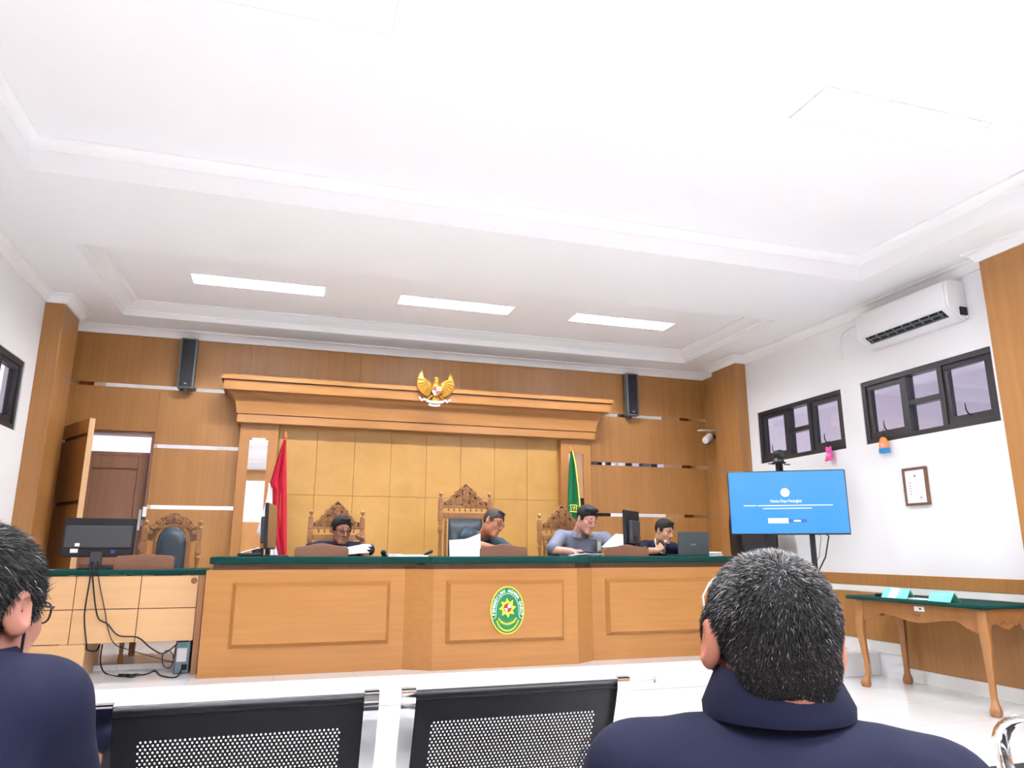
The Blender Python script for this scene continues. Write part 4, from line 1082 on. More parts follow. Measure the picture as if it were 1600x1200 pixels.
pin = MB(); pin.tube([(1.665, .004, .857), (1.708, .004, .859)], .004, 8); pin.lathe([(.009, 0), (.009, .005)], (1.705, .004, .858), 10, 'X'); pin.build('end_pin', 'chrome', wb1)
wb2 = waiting_bench((2.20, 1.46, 0), 2, 'waiting bench with a looped chrome armrest at the lower right edge', arms=(-.01, 1.15))
wb3 = waiting_bench((-.66, .50, 0), 3, 'waiting bench on which the two men in navy jackets sit', arms=())

# ================================================================ THINGS ON THE CLERK DESK
cm = thing('desktop_monitor', (-1.43, 6.72, 1.0), .05, 'black computer monitor seen from behind on the clerk desk', 'monitor')
MB().box(-.26, .26, -.02, .015, .095, .405).build('screen_back', 'black_plastic', cm, bevel=.006)
MB().box(-.245, .24, -.035, -.018, .165, .345).build('rear_bulge', 'dark_grey', cm, bevel=.008, seg=2)
MB().box(-.045, .04, -.05, -.02, .0, .14).build('stand_neck', 'dark_grey', cm, bevel=.006)
MB().box(-.12, .12, -.10, .10, .0, .012).build('stand_base', 'black_plastic', cm, bevel=.004)
MB().box(-.165, -.13, -.037, -.034, .18, .205).build('sticker', 'paper', cm); MB().box(-.195, -.14, -.0225, -.0195, .13, .162).build('sticker', 'paper', cm)
MB().box(.095, .125, -.03, -.02, .125, .15).build('cable_plug', mat('plug_blue', srgb(70, 60, 150), .5), cm)
def wood_plate(x, y, z, w_, h, label, grp, rz=0., flat=False):
    m = MB(); n = 20; top = []
    for i in range(n+1):
        u = 1-2*i/n; a = abs(u)
        e = .78+.22*math.exp(-(u/.45)**2) if not flat else .9+.1*math.exp(-(u/.6)**2)
        if a > .93: e -= .18*((a-.93)/.07)**2
        top.append((u*w_/2, h*e))
    o = m.prism([(-w_/2, 0), (w_/2, 0)]+top, -.012, .012, 'XZ').build('name_board', 'wood_edge_dark', bevel=.003)
    o.location = (x, y, z); o.rotation_euler.z = rz; tag(o, label, 'name board', grp); return o
wood('wood_edge_dark', (.15, .062, .033), (.205, .088, .048), (3, 20, 20), rough=.4)
GN = 'small wooden boards standing on the bench and desk'
a = at(177, 890, 6.50); b = at(271, 890, 6.50)
wood_plate((a.x+b.x)/2, 6.50, 1.0, b.x-a.x, .118, 'wooden board standing on the clerk desk before the arched chair', GN, .02, True)
for (x0, x1, y, lab) in ((460, 544, 6.30, 'wooden board before the man resting on his fist'), (750, 824, 6.22, 'wooden board before the leaning man in the middle'), (945, 1013, 6.32, 'wooden board before the dark monitor beside the grey-shirted man')):
    a = at(x0, 868, y); b = at(x1, 868, y)
    wood_plate((a.x+b.x)/2, y, BZ, b.x-a.x, .108, lab, GN)
ms = thing('computer_mouse', (-1.80, 6.58, 1.0), .3, 'dark computer mouse on a pad at the left of the clerk desk', 'mouse')
MB().ell((0, 0, .022), (.05, .035, .022)).build('shell', 'dark_grey', ms, smooth=80); MB().box(-.11, .11, -.09, .09, 0, .004).build('pad', 'steel', ms)
kb_ = thing('keyboard', (-1.28, 6.90, 1.0), 0, 'black keyboard behind the monitor on the clerk desk', 'keyboard')
MB().box(-.21, .21, -.06, .06, 0, .018).build('case', 'black_plastic', kb_, bevel=.003)
kk = MB()
for i in range(14):
    for j in range(4): kk.box(-.2+i*.0285, -.2+i*.0285+.024, -.05+j*.026, -.05+j*.026+.021, .018, .024)
tag(kk.build('keys', 'dark_grey', kb_), kind='stuff')
tw = thing('computer_tower', (-.692, 6.64, ZP), 0.0, 'slim computer tower on the floor at the end of the clerk desk', 'computer')
bd = MB().box(-.055, .055, -.175, .2, 0, .30).build('case', 'dark_grey', tw, bevel=.004)
MB().box(-.048, .048, -.179, -.174, .008, .292).build('rear_plate', 'steel_blue', tw) if False else MB().box(-.048, .048, -.179, -.174, .008, .292).build('rear_plate', mat('rear_plate', srgb(110, 125, 140), .4, .6), tw)
MB().box(-.02, .02, -.183, -.178, .20, .222).build('port_block', mat('port_green', srgb(40, 130, 100), .5), tw)
MB().box(-.044, .036, -.182, -.178, .235, .285).build('port_panel', 'black_plastic', tw); MB().box(.0, .04, -.182, -.178, .03, .07).build('power_inlet', 'black_plastic', tw)
MB().box(-.04, .03, -.181, -.178, .09, .19).build('slot_plate', 'steel', tw)
def cable(pts, r, label):
    P = [Vector(p) for p in pts]; out = []
    for i in range(len(P)-1):      # Catmull-Rom
        p0, p1, p2_, p3 = P[max(i-1, 0)], P[i], P[i+1], P[min(i+2, len(P)-1)]
        for k in range(6):
            t_ = k/6; out.append(.5*((2*p1)+(p2_-p0)*t_+(2*p0-5*p1+4*p2_-p3)*t_*t_+(3*p1-p0-3*p2_+p3)*t_**3))
    out.append(P[-1]); m = MB(); m.tube(out, r, 6)
    return tag(m.build('desk_cable', 'black_plastic', smooth=60), label, 'cable', 'cables hanging over the clerk desk')
yc = DY-.03
A = lambda x, y, Y=yc: tuple(at(x, y, Y))
top = lambda x: tuple(at(x, 888, 6.62)+Vector((0, 0, .012)))
cable([A(142, 875, 6.69), A(141, 886, 6.6), A(141, 890, 6.40), A(141, 903), A(132, 960), A(135, 1005), A(136, 1015, 6.45), A(150, 1017, 6.6), A(156, 1007, 6.65)], .0055, 'black cable hanging straight down the clerk desk front, leftmost of three')
cable([A(145, 875, 6.69), A(145, 886, 6.6), A(145, 890, 6.40), A(145, 905), A(152, 962), A(168, 975), A(185, 993), A(215, 996), A(235, 1012, 6.42), A(255, 1021, 6.44), A(277, 1006, 6.44)], .0055, 'black cable looping across the clerk desk front to the tower')
cable([A(152, 875, 6.69), A(154, 886, 6.6), A(154, 890, 6.40), A(155, 910), A(164, 955), A(168, 980), A(178, 1005), A(200, 1015, 6.5), A(270, 1035, 6.5)], .0035, 'thin cable hanging on the clerk desk front, rightmost of three')
zc_ = ZP+.006
cable([A(160, 1007, 6.6), tuple(atz(157, 1035, .3)), tuple(atz(165, 1052, zc_)), tuple(atz(190, 1057, zc_)), tuple(atz(215, 1053, zc_)), tuple(atz(205, 1058, zc_+.004)), tuple(atz(185, 1054, zc_+.004)), tuple(atz(225, 1054, zc_)), tuple(atz(242, 1048, zc_)), tuple(atz(252, 1056, zc_)), tuple(atz(275, 1058, zc_)), tuple(atz(284, 1045, .25))], .0055, 'black power cable coiled on the platform beneath the clerk desk')
lp = [A(262+9*math.cos(a), 1030+14*math.sin(a), 6.5) for a in np.linspace(0, 2*PI*1.6, 12)]
cable([A(275, 1008, 6.44)]+lp, .0035, 'thin looped cable hanging beside the computer tower')

# ================================================================ THINGS ON THE BENCH
mo = thing('desktop_monitor', (-.115, 6.55, BZ), math.radians(82), 'black monitor seen edge-on at the left end of the bench', 'monitor')
p = at(421, 866, 6.55); mo.location = (p.x, 6.55, BZ)
M_ = Matrix.Rotation(-.03, 4, 'X')
q = MB(); q.M = Matrix.Translation((0, 0, .06)) @ M_; q.box(-.22, .22, -.012, .018, .0, .375); sb = q.build('screen_panel', 'black_plastic', mo, bevel=.004)
q = MB(); q.M = Matrix.Translation((0, 0, .06)) @ M_; q.box(-.214, .214, -.016, -.011, .012, .367); q.build('screen_face', mat('screen_brown', srgb(120, 84, 60), .25), mo)
q = MB(); q.M = Matrix.Translation((0, 0, .06)) @ M_; q.box(-.14, .14, .018, .06, .05, .27); q.build('rear_bulge', 'dark_grey', mo, bevel=.008)
MB().box(-.04, .04, .0, .03, .0, .16).build('stand_neck', 'black_plastic', mo); MB().box(-.13, .13, -.10, .12, 0, .012).build('stand_base', 'black_plastic', mo, bevel=.004)
p = at(382, 866, 6.42)
hb = thing('desk_clutter_bag', (p.x+.03, 6.42, BZ), .2, 'low black device with a cable at the left end of the bench', 'device')
MB().box(-.08, .10, -.06, .06, 0, .03).build('body', 'black_plastic', hb, bevel=.012, seg=2); MB().tube([(-.06, 0, .03), (0, -.02, .05), (.08, .02, .07), (.12, .05, .05)], .005).build('cable', 'white_plastic', hb, smooth=60)
MB().box(.04, .12, .02, .1, .0, .07).build('block', 'black_plastic', hb, bevel=.01)
p = at(441, 867, 6.3); ph_ = MB().box(p.x-.07, p.x+.05, 6.26, 6.34, BZ, BZ+.012).build('mobile_phone', 'black_plastic', bevel=.004); tag(ph_, 'dark mobile phone lying on the bench beside the edge-on monitor', 'phone')
def gooseneck(px, py, Y, dx, label):
    p = at(px, py, Y); t_ = thing('microphone', (p.x-dx, Y+.05, BZ), 0, label, 'microphone', 'microphones at the bench')
    MB().lathe([(.04, 0), (.04, .012), (.02, .018)], (0, .06, 0), 14).build('base', 'black_plastic', t_, smooth=40)
    MB().tube([(0, .06, .015), (dx*.5, .03, .03), (dx, -.02, .032)], .006).build('stem', 'black_metal', t_, smooth=60)
    MB().ell((dx+.005, -.03, .034), (.026, .026, .024)).build('foam_head', 'black_plastic', t_, smooth=80)
gooseneck(599, 862, 6.35, -.04, 'black foam microphone beside the papers of the man on the left')
def stick_mic(a, b, label):
    t_ = thing('microphone', tuple(a), 0, label, 'microphone', 'microphones at the bench'); d = Vector(b)-Vector(a)
    MB().tube([(0, 0, 0), tuple(d*.6)], [.010, .012]).build('handle', 'black_plastic', t_, smooth=60)
    MB().tube([tuple(d*.6), tuple(d*.8), tuple(d)], [.013, .018, .010]).build('head', 'dark_grey', t_, smooth=60)
a = at(668, 867, 6.4); b = at(675, 860, 6.4)
stick_mic((a.x-.03, 6.4, BZ+.012), (b.x, 6.36, b.z), 'black stick microphone propped beside the white sheet in the middle')
# papers
pk = thing('paper_bundle', (0, 0, BZ), 0, 'thick bundle of white papers fanned beside the left wooden board', 'papers')
a = at(544, 867, 6.33); b = at(576, 867, 6.33); pk.location = ((a.x+b.x)/2, 6.42, BZ)
for k in range(9):
    q = MB(); q.M = Matrix.Translation((0, 0, .024+k*.0075)) @ Matrix.Rotation((k-4)*.035, 4, 'Z') @ Matrix.Rotation(-.10-.012*k, 4, 'Y')
    q.box(-.10, .10-.012*(k % 3), -.12, .12, 0, .006); q.build('sheaf', 'paper', pk)
fd = thing('folder', (0, 0, BZ), .05, 'pale pink and white folders lying flat on the bench left of the tall chair', 'folder')
a = at(608, 867, 6.35); b = at(666, 867, 6.35); fd.location = ((a.x+b.x)/2, 6.45, BZ)
MB().box(-.17, -.06, -.10, .14, 0, .022).build('pink_folder', mat('pink_card', srgb(240, 200, 205), .6), fd); MB().box(-.10, .17, -.12, .12, 0, .012).build('sheets', 'paper', fd); MB().box(-.05, .14, -.1, .1, .012, .016).build('purple_sheet', mat('lilac_card', srgb(190, 180, 215), .6), fd)
sh_ = thing('paper_sheet', (0, 0, BZ), 0, 'large white sheet held upright before the leaning man in the middle', 'paper')
a = at(703, 867, 6.40); b = at(752, 867, 6.40); sh_.location = ((a.x+b.x)/2, 6.42, BZ); w_ = b.x-a.x
def sheet_fn(u, v): return ((u-.5)*w_, .03*v+.012*math.sin(u*3)-.01, (.162-.01*(1-u)*2+.045*max(0, u-.55)*2)*v)
q = MB(); q.grid(sheet_fn, 9, 5); q.grid(lambda u, v: tuple(Vector(sheet_fn(u, v))+Vector((0, .003, 0))), 9, 5); q.build('sheet', 'paper', sh_, smooth=80)
s3 = thing('paper_sheet', (0, 0, BZ), 0, 'white sheet held slanted by the man in the grey shirt', 'paper')
a = at(958, 862, 6.52); s3.location = (a.x, 6.55, BZ)
quad = [at(940, 855, 6.5), at(979, 853, 6.5), at(978, 835, 6.62), at(962, 834, 6.62)]
V = [tuple(p-s3.location) for p in quad]; V += [(x, y+.003, z) for x, y, z in V]
MB().add(V, [(0, 1, 2, 3), (7, 6, 5, 4), (0, 4, 5, 1), (1, 5, 6, 2), (2, 6, 7, 3), (3, 7, 4, 0)]).build('sheet', 'paper', s3)
p3 = thing('paper_pile', (0, 0, BZ), 0, 'loose papers with a dark clip under the hand of the grey-shirted man', 'papers')
a = at(895, 867, 6.35); b = at(945, 867, 6.35); p3.location = ((a.x+b.x)/2, 6.45, BZ)
for k in range(4):
    q = MB(); q.M = Matrix.Translation((.02*k-.03, -.02*k+.02, .002+.006*k)) @ Matrix.Rotation(.25*k-.3, 4, 'Z'); q.box(-.12, .12, -.08, .08, 0, .004); q.build('sheet', 'paper' if k % 2 else mat('blue_sheet%d' % k, srgb(175, 200, 225), .6), p3)
MB().tube([(-.08, -.06, .03), (-.02, -.08, .045), (.05, -.07, .03)], .009).build('clip', 'black_plastic', p3, smooth=60)
m3 = thing('desktop_monitor', (0, 0, BZ), math.radians(44), 'slim black monitor turned sideways near the right end of the bench', 'monitor')
a = at(990, 866, 6.55); m3.location = (a.x, 6.58, BZ)
q = MB(); q.box(-.21, .21, -.012, .012, .07, .44); q.build('screen_panel', 'black_plastic', m3, bevel=.004)
MB().box(-.13, .13, -.05, -.012, .12, .34).build('rear_bulge', 'dark_grey', m3, bevel=.008); MB().box(-.03, .03, -.05, -.02, 0, .2).build('stand_neck', 'black_plastic', m3); MB().box(-.1, .1, -.1, .08, 0, .012).build('stand_base', 'black_plastic', m3, bevel=.004)
MB().box(-.08, -.05, -.06, -.05, .14, .19).build('port_block', 'black_plastic', m3)
lt = thing('laptop', (0, 0, BZ), 0, 'dark laptop open with its lid towards the viewer at the right of the bench', 'laptop')
a = at(1061, 868, 6.40); b = at(1109.5, 868, 6.40); lw = (b.x-a.x)/2; lt.location = ((a.x+b.x)/2, 6.42, BZ)
mat('laptop_grey', srgb(72, 82, 88), .35, .5)
q = MB(); q.M = Matrix.Rotation(.06, 4, 'X'); q.box(-lw, lw, -.008, 0, .006, .235); ld = q.build('lid', 'laptop_grey', lt, bevel=.003)
V, F = text_mesh('acer', .036); q = MB(); q.M = Matrix.Rotation(.06, 4, 'X'); q.add([(v.x, -.0088, .115+v.y*.8) for v in V], F); q.build('lid_logo', 'steel', ld)
MB().box(-lw, lw, 0, .24, 0, .016).build('keyboard_base', 'laptop_grey', lt, bevel=.003)
pf = thing('paper_pile', (0, 0, BZ), 0, 'few white papers beside the laptop at the bench end', 'papers'); a = at(1113, 867, 6.45); pf.location = (a.x+.02, 6.5, BZ)
for k in range(4):
    q = MB(); q.M = Matrix.Translation((.008*(k % 2), 0, .002+.011*k)) @ Matrix.Rotation(.1*k, 4, 'Z') @ Matrix.Rotation(-.08, 4, 'Y'); q.box(-.06, .07-.012*k, -.1, .1, 0, .004); q.build('sheet', 'paper', pf)
# ================================================================ PEOPLE
class Vol:
    """distance field on a grid; primitives blend smoothly; surface() gives one continuous quad mesh"""
    def __init__(s, lo, hi, h):
        s.h = h; s.lo = np.array(lo, float); n = np.ceil((np.array(hi)-s.lo)/h).astype(int)+1
        s.ax = [s.lo[i]+h*np.arange(n[i]) for i in range(3)]; s.D = np.full(n, .08)
    def _win(s, lo, hi):
        sl = []
        for i in range(3):
            a = max(0, int((lo[i]-s.lo[i])/s.h)); b = min(s.D.shape[i], int((hi[i]-s.lo[i])/s.h)+2)
            if b <= a: return None
            sl.append(slice(a, b))
        X, Y, Z = np.meshgrid(s.ax[0][sl[0]], s.ax[1][sl[1]], s.ax[2][sl[2]], indexing='ij', sparse=True)
        return tuple(sl), X, Y, Z
    def _mix(s, sl, d, k, op):
        A = s.D[sl]
        if op == 'add':
            h = np.maximum(k-np.abs(A-d), 0)/k if k > 0 else 0; s.D[sl] = np.minimum(A, d)-h*h*k*.25
        else:
            d = -d; h = np.maximum(k-np.abs(A-d), 0)/k if k > 0 else 0; s.D[sl] = np.maximum(A, d)+h*h*k*.25
    def cone(s, a, b, ra, rb, k=.01, op='add'):
        a, b = np.array(a, float), np.array(b, float); m = max(ra, rb)+k+2.5*s.h
        w_ = s._win(np.minimum(a, b)-m, np.maximum(a, b)+m)
        if w_ is None: return s
        sl, X, Y, Z = w_; d = b-a; L = max(d@d, 1e-12)
        t_ = np.clip(((X-a[0])*d[0]+(Y-a[1])*d[1]+(Z-a[2])*d[2])/L, 0, 1)
        q = np.sqrt((X-a[0]-t_*d[0])**2+(Y-a[1]-t_*d[1])**2+(Z-a[2]-t_*d[2])**2)
        s._mix(sl, q-(ra+(rb-ra)*t_), k, op); return s
    def ell(s, c, r, R=np.eye(3), k=.01, op='add', plane=None):
        c = np.array(c, float); r = np.array(r, float); m = r.max()+k+2.5*s.h
        w_ = s._win(c-m, c+m)
        if w_ is None: return s
        sl, X, Y, Z = w_; dx, dy, dz = X-c[0], Y-c[1], Z-c[2]
        u = [(dx*R[0, i]+dy*R[1, i]+dz*R[2, i]) for i in range(3)]
        k0 = np.sqrt(sum((u[i]/r[i])**2 for i in range(3))); k1 = np.sqrt(sum((u[i]/r[i]**2)**2 for i in range(3)))+1e-9
        d = k0*(k0-1)/k1
        if plane is not None:
            n, o = plane; d = np.maximum(d, -((X-o[0])*n[0]+(Y-o[1])*n[1]+(Z-o[2])*n[2]))
        s._mix(sl, d, k, op); return s
    def surface(s):
        D = s.D.copy(); D[0] = D[-1] = .05; D[:, 0] = D[:, -1] = .05; D[:, :, 0] = D[:, :, -1] = .05
        I = D < 0; nx, ny, nz = D.shape; S = np.zeros((nx-1, ny-1, nz-1), np.int8)
        off = [(i, j, k) for i in (0, 1) for j in (0, 1) for k in (0, 1)]
        for i, j, k in off: S += I[i:nx-1+i, j:ny-1+j, k:nz-1+k]
        cells = np.argwhere((S > 0) & (S < 8)); idx = np.full(S.shape, -1, np.int64); idx[tuple(cells.T)] = np.arange(len(cells))
        P = np.zeros((len(cells), 3)); cnt = np.zeros(len(cells))
        for a in off:
            for ax in range(3):
                if a[ax]: continue
                b = list(a); b[ax] = 1
                va = D[cells[:, 0]+a[0], cells[:, 1]+a[1], cells[:, 2]+a[2]]; vb = D[cells[:, 0]+b[0], cells[:, 1]+b[1], cells[:, 2]+b[2]]
                m = (va < 0) != (vb < 0); t_ = va[m]/(va[m]-vb[m]); p = np.tile(np.array(a, float), (m.sum(), 1)); p[:, ax] = t_
                P[m] += p; cnt[m] += 1
        P = (cells+P/cnt[:, None])*s.h+s.lo
        F = []
        for ax in range(3):
            b, c = (ax+1) % 3, (ax+2) % 3; sa = [slice(None)]*3; sb = [slice(None)]*3
            sa[ax] = slice(0, -1); sb[ax] = slice(1, None)
            A, B = I[tuple(sa)], I[tuple(sb)]; e = np.argwhere(A != B)
            e = e[(e[:, b] > 0) & (e[:, c] > 0) & (e[:, b] < D.shape[b]-1) & (e[:, c] < D.shape[c]-1)]
            q = []
            for db, dc in ((1, 1), (0, 1), (0, 0), (1, 0)):
                w_ = e.copy(); w_[:, b] -= db; w_[:, c] -= dc; q.append(idx[tuple(w_.T)])
            q = np.stack(q, 1); fl = A[tuple(e.T)]; q[~fl] = q[~fl][:, ::-1]; F.append(q)
        F = np.concatenate(F); return P, F[(F >= 0).all(1)]
def mesh_obj(name, parts, m, parent, relax=0):
    V = np.concatenate([p for p, _ in parts]); o = 0; F = []
    for p, f in parts: F.append(f+o); o += len(p)
    F = np.concatenate(F)
    for _ in range(relax):
        acc = np.zeros_like(V); n = np.zeros(len(V))
        for i in range(4):
            a, b = F[:, i], F[:, (i+1) % 4]; np.add.at(acc, a, V[b]); np.add.at(n, a, 1); np.add.at(acc, b, V[a]); np.add.at(n, b, 1)
        V = V*.5+acc/n[:, None]*.5
    L = np.array(parent.location) if parent is not None else np.zeros(3)
    me = bpy.data.meshes.new(name); me.from_pydata((V-L).tolist(), [], F.tolist()); me.shade_smooth()
    me.materials.append(MATS[m] if isinstance(m, str) else m)
    ob = bpy.data.objects.new(name, me); COL.objects.link(ob); ob.parent = parent; return ob
def rot(yaw, pitch, roll):
    """yaw 0 faces the viewer (-Y), positive turns the face to the viewer's right; pitch > 0 looks down"""
    return np.array((Matrix.Rotation(PI+yaw, 3, 'Z') @ Matrix.Rotation(-pitch, 3, 'X') @ Matrix.Rotation(roll, 3, 'Y')))
class Head:
    def __init__(s, c, R, sc=1., wide=1.): s.c = np.array(c, float); s.R = R; s.s = sc; s.w = wide
    def p(s, x, y, z): return s.c+s.R @ (np.array((x*s.w, y, z))*s.s)
    def fill(s, V, ears=True):
        S = s.s; E = lambda c, r, k, op='add', R=None: V.ell(s.p(*c), np.array((r[0]*s.w, r[1], r[2]))*S, s.R if R is None else R, k*S, op)
        Cn = lambda a, b, ra, rb, k, op='add': V.cone(s.p(*a), s.p(*b), ra*S, rb*S, k*S, op)
        E((0, -.014, .034), (.073, .090, .084), .01)
        E((0, .026, -.040), (.060, .062, .078), .03)
        Cn((-.016, .068, -.100), (.016, .068, -.100), .021, .021, .03)
        for q in (-1, 1):
            E((q*.044, .012, -.058), (.020, .034, .036), .03); E((q*.038, .058, -.022), (.024, .022, .022), .02)
            E((q*.031, .098, .006), (.017, .014, .010), .012, 'sub')
            E((q*.031, .074, .005), (.0135, .0135, .0125), .004)
            Cn((q*.012, .088, .024), (q*.046, .074, .026), .010, .009, .012)
            E((q*.013, .096, -.034), (.009, .010, .008), .006)
            if ears:
                Re = s.R @ np.array(Matrix.Rotation(q*-.50, 3, 'Z') @ Matrix.Rotation(.12, 3, 'X'))
                E((q*.081, -.014, .0), (.0085, .022, .034), .006, 'add', Re); E((q*.090, -.006, .004), (.006, .012, .020), .005, 'sub', Re)
                E((q*.074, .0, -.024), (.008, .010, .012), .008)
        Cn((0, .088, .016), (0, .108, -.028), .0075, .0125, .012)
        Cn((-.017, .084, -.060), (.017, .084, -.060), .0085, .0085, .006); Cn((-.014, .083, -.074), (.014, .083, -.074), .009, .009, .006)
        Cn((-.022, .096, -.067), (.022, .096, -.067), .0025, .0025, .004, 'sub')
        return s
    def neck(s, V, base, r=.050): V.cone(s.p(0, -.030, -.050), base, r*s.s, r*1.12*s.s, .02)
def local_mesh(H, name, mb, m, parent, smooth=60):
    """mb built in head coordinates"""
    mb.v = [tuple(H.p(*v)-np.array(parent.location)) for v in mb.v]; return mb.build(name, m, parent, smooth=smooth)
def face_parts(H, P, brow='hair_black', eyes_down=True, lip='lip'):
    for q in (-1, 1):
        b = MB(); b.tube([(q*.014, .0925, .030), (q*.03, .0875, .0345), (q*.047, .0735, .031)], [.0035, .0045, .002], 6); local_mesh(H, 'eyebrow', b, brow, P)
        e = MB(); e.ell((q*.031, .0845, .003 if eyes_down else .006), (.0125, .003, .0028 if eyes_down else .005), 10, 6); local_mesh(H, 'eye', e, 'eye_dark', P)
    l = MB(); l.tube([(-.021, .0830, -.067), (-.008, .0890, -.064), (0, .0895, -.0655), (.008, .0890, -.064), (.021, .0830, -.067)], [.002, .0045, .004, .0045, .002], 6)
    l.tube([(-.018, .0835, -.070), (0, .0885, -.0745), (.018, .0835, -.070)], [.002, .005, .002], 6); local_mesh(H, 'lips', l, lip, P)
def glasses(H, P, m='black_plastic', r=.0013, thick=False, y0=.106, slide=0.):
    t_ = thing.__wrapped__ if False else None
    g = MB()
    for q in (-1, 1):
        cx_ = q*.033
        pts = [(cx_+.024*math.cos(a), y0-.010*abs((cx_+.024*math.cos(a))/.06)**2*2.2, .002-slide+.0165*math.copysign(abs(math.sin(a))**.75, math.sin(a))) for a in np.linspace(0, 2*PI, 20, endpoint=False)]
        g.tube(pts, r, 5, closed=True)
        g.tube([(q*.058, y0-.020, .008-slide), (q*.072, .07, .010-slide*.7), (q*.0805, .0, .012), (q*.080, -.02, .002)], r*1.1, 5)
    g.tube([(-.010, y0, .004-slide), (0, y0+.003, .008-slide), (.010, y0, .004-slide)], r, 5)
    o = local_mesh(H, 'spectacles', g, m, P)
    ln = MB()
    for q in (-1, 1):
        cx_ = q*.033; n = 16
        V_ = [(cx_+.023*math.cos(a), y0-.010*abs((cx_+.023*math.cos(a))/.06)**2*2.2, .002-slide+.0155*math.sin(a)) for a in np.linspace(0, 2*PI, n, endpoint=False)]
        ln.add(V_, [tuple(range(n))])
    local_mesh(H, 'lens', ln, 'lens_glass', o if False else P)
def hair(H, P, m, t_=.012, front=(.082, .062), back=(-.075, -.062), tuft=None, h=.004, noise=.0007):
    """cap of hair above the line from forehead (y, z) to nape"""
    S = H.s; c = H.p(0, -.014, .034); mrg = .13*S
    V = Vol(c-mrg, c+mrg, h)
    d = np.array((0, front[0]-back[0], front[1]-back[1])); n = np.array((0, -d[2], d[1])); n = n/np.linalg.norm(n)
    pl_ = (H.R @ n, H.p(0, *front))
    V.ell(c, np.array(((.073+t_)*H.w, .090+t_*.95, .084+t_))*S, H.R, .004, plane=pl_)
    for tf in (tuft or []): V.ell(H.p(*tf[0]), np.array(tf[1])*S, H.R, .012)
    for q in (-1, 1): V.ell(H.p(q*.076, .026, .014), np.array((.010, .012, .026))*S, H.R, .008)          # sideburns
    for q in (-1, 1): V.ell(H.p(q*.095, -.010, -.012), np.array((.022, .022, .036))*S, H.R, .006, 'sub')  # clear of the ears
    for q in (-1, 1): V.ell(H.p(q*.050, .098, .048), np.array((.024, .022, .022))*S, H.R, .012, 'sub')    # receding temples
    if noise: V.D += np.random.RandomState(3).normal(0, noise, V.D.shape)
    return mesh_obj('hair', [V.surface()], m, P, relax=1)
def hand(V, wrist, d, n, curl=.5, sc=1., thumb=1, spread=.12, thumb_curl=.5):
    """wrist point, pointing direction d, palm normal n (palm faces n); thumb = +1/-1 side"""
    w_ = np.array(wrist, float); d = np.array(d, float)/np.linalg.norm(d); n = np.array(n, float); n -= d*(n@d); n /= np.linalg.norm(n); x = np.cross(d, n)*thumb
    for q in (-.024, -.008, .008, .024): V.cone(w_+x*q*.6*sc, w_+d*.082*sc+x*q*sc*1.15, .014*sc, .0115*sc, .010)
    V.cone(w_+x*.012*sc+n*.006*sc, w_+d*.055*sc+x*.026*sc+n*.006*sc, .013*sc, .012*sc, .010)
    for i, (q, L, r) in enumerate(((.030, .072, .0088), (.010, .080, .0092), (-.010, .074, .0088), (-.029, .058, .0078))):
        p = w_+d*.086*sc+x*q*sc; a = 0; dd = d+x*q*spread*8
        dd = dd/np.linalg.norm(dd)
        for j, f in enumerate((.46, .31, .23)):
            a += curl*(1.0, 1.15, .7)[j]*(1+.06*i); v = dd*math.cos(a)+n*math.sin(a); e = p+v*L*f*sc
            V.cone(p, e, r*sc*(1-.1*j), r*sc*(1-.1*(j+1)), .0035); p = e
    p = w_+d*.022*sc+x*.026*sc+n*.006*sc; v = d*.62+x*.72+n*.3; v /= np.linalg.norm(v)
    for j, (L, r) in enumerate(((.040, .0115), (.032, .0105), (.026, .009))):
        e = p+v*L*sc; V.cone(p, e, r*sc, r*.92*sc, .006); p = e; v = v*math.cos(thumb_curl)+(n*.5-x*.6+d*.3)*math.sin(thumb_curl); v /= np.linalg.norm(v)
def limb_vol(pts, pad, h):
    P = np.array(pts); return Vol(P.min(0)-pad, P.max(0)+pad, h)
for nm_, c_ in (('skin_a', (150, 100, 78)), ('skin_b', (172, 112, 84)), ('skin_c', (196, 142, 124)), ('skin_d', (190, 142, 114)), ('skin_e', (176, 112, 92)), ('skin_f', (160, 108, 92))):
    mat(nm_, srgb(*c_), .5, var=.10, vscale=40, bump=.08, bscale=300, sub=.08)
mat('lip', srgb(140, 78, 70), .45); mat('lip_pale', srgb(170, 104, 96), .45); mat('eye_dark', (.015, .012, .012), .3)
mat('hair_black', (.008, .0075, .008), .6, spec=.15, bump=.4, bscale=260); mat('hair_grey', srgb(52, 46, 46), .6, spec=.2, bump=.5, bscale=260, var=.35, vscale=120)
mat('cloth_navy', srgb(15, 17, 37), .85, spec=.15, bump=.35, bscale=11, var=.10, vscale=5); mat('cloth_navy_dark', srgb(18, 22, 42), .85, spec=.15, var=.1, vscale=9)
mat('cloth_teal', srgb(38, 54, 64), .75, spec=.2, var=.35, vscale=28); mat('cloth_grey', srgb(112, 116, 134), .85, spec=.2, var=.06, vscale=9); mat('cloth_black', (.02, .02, .024), .8)

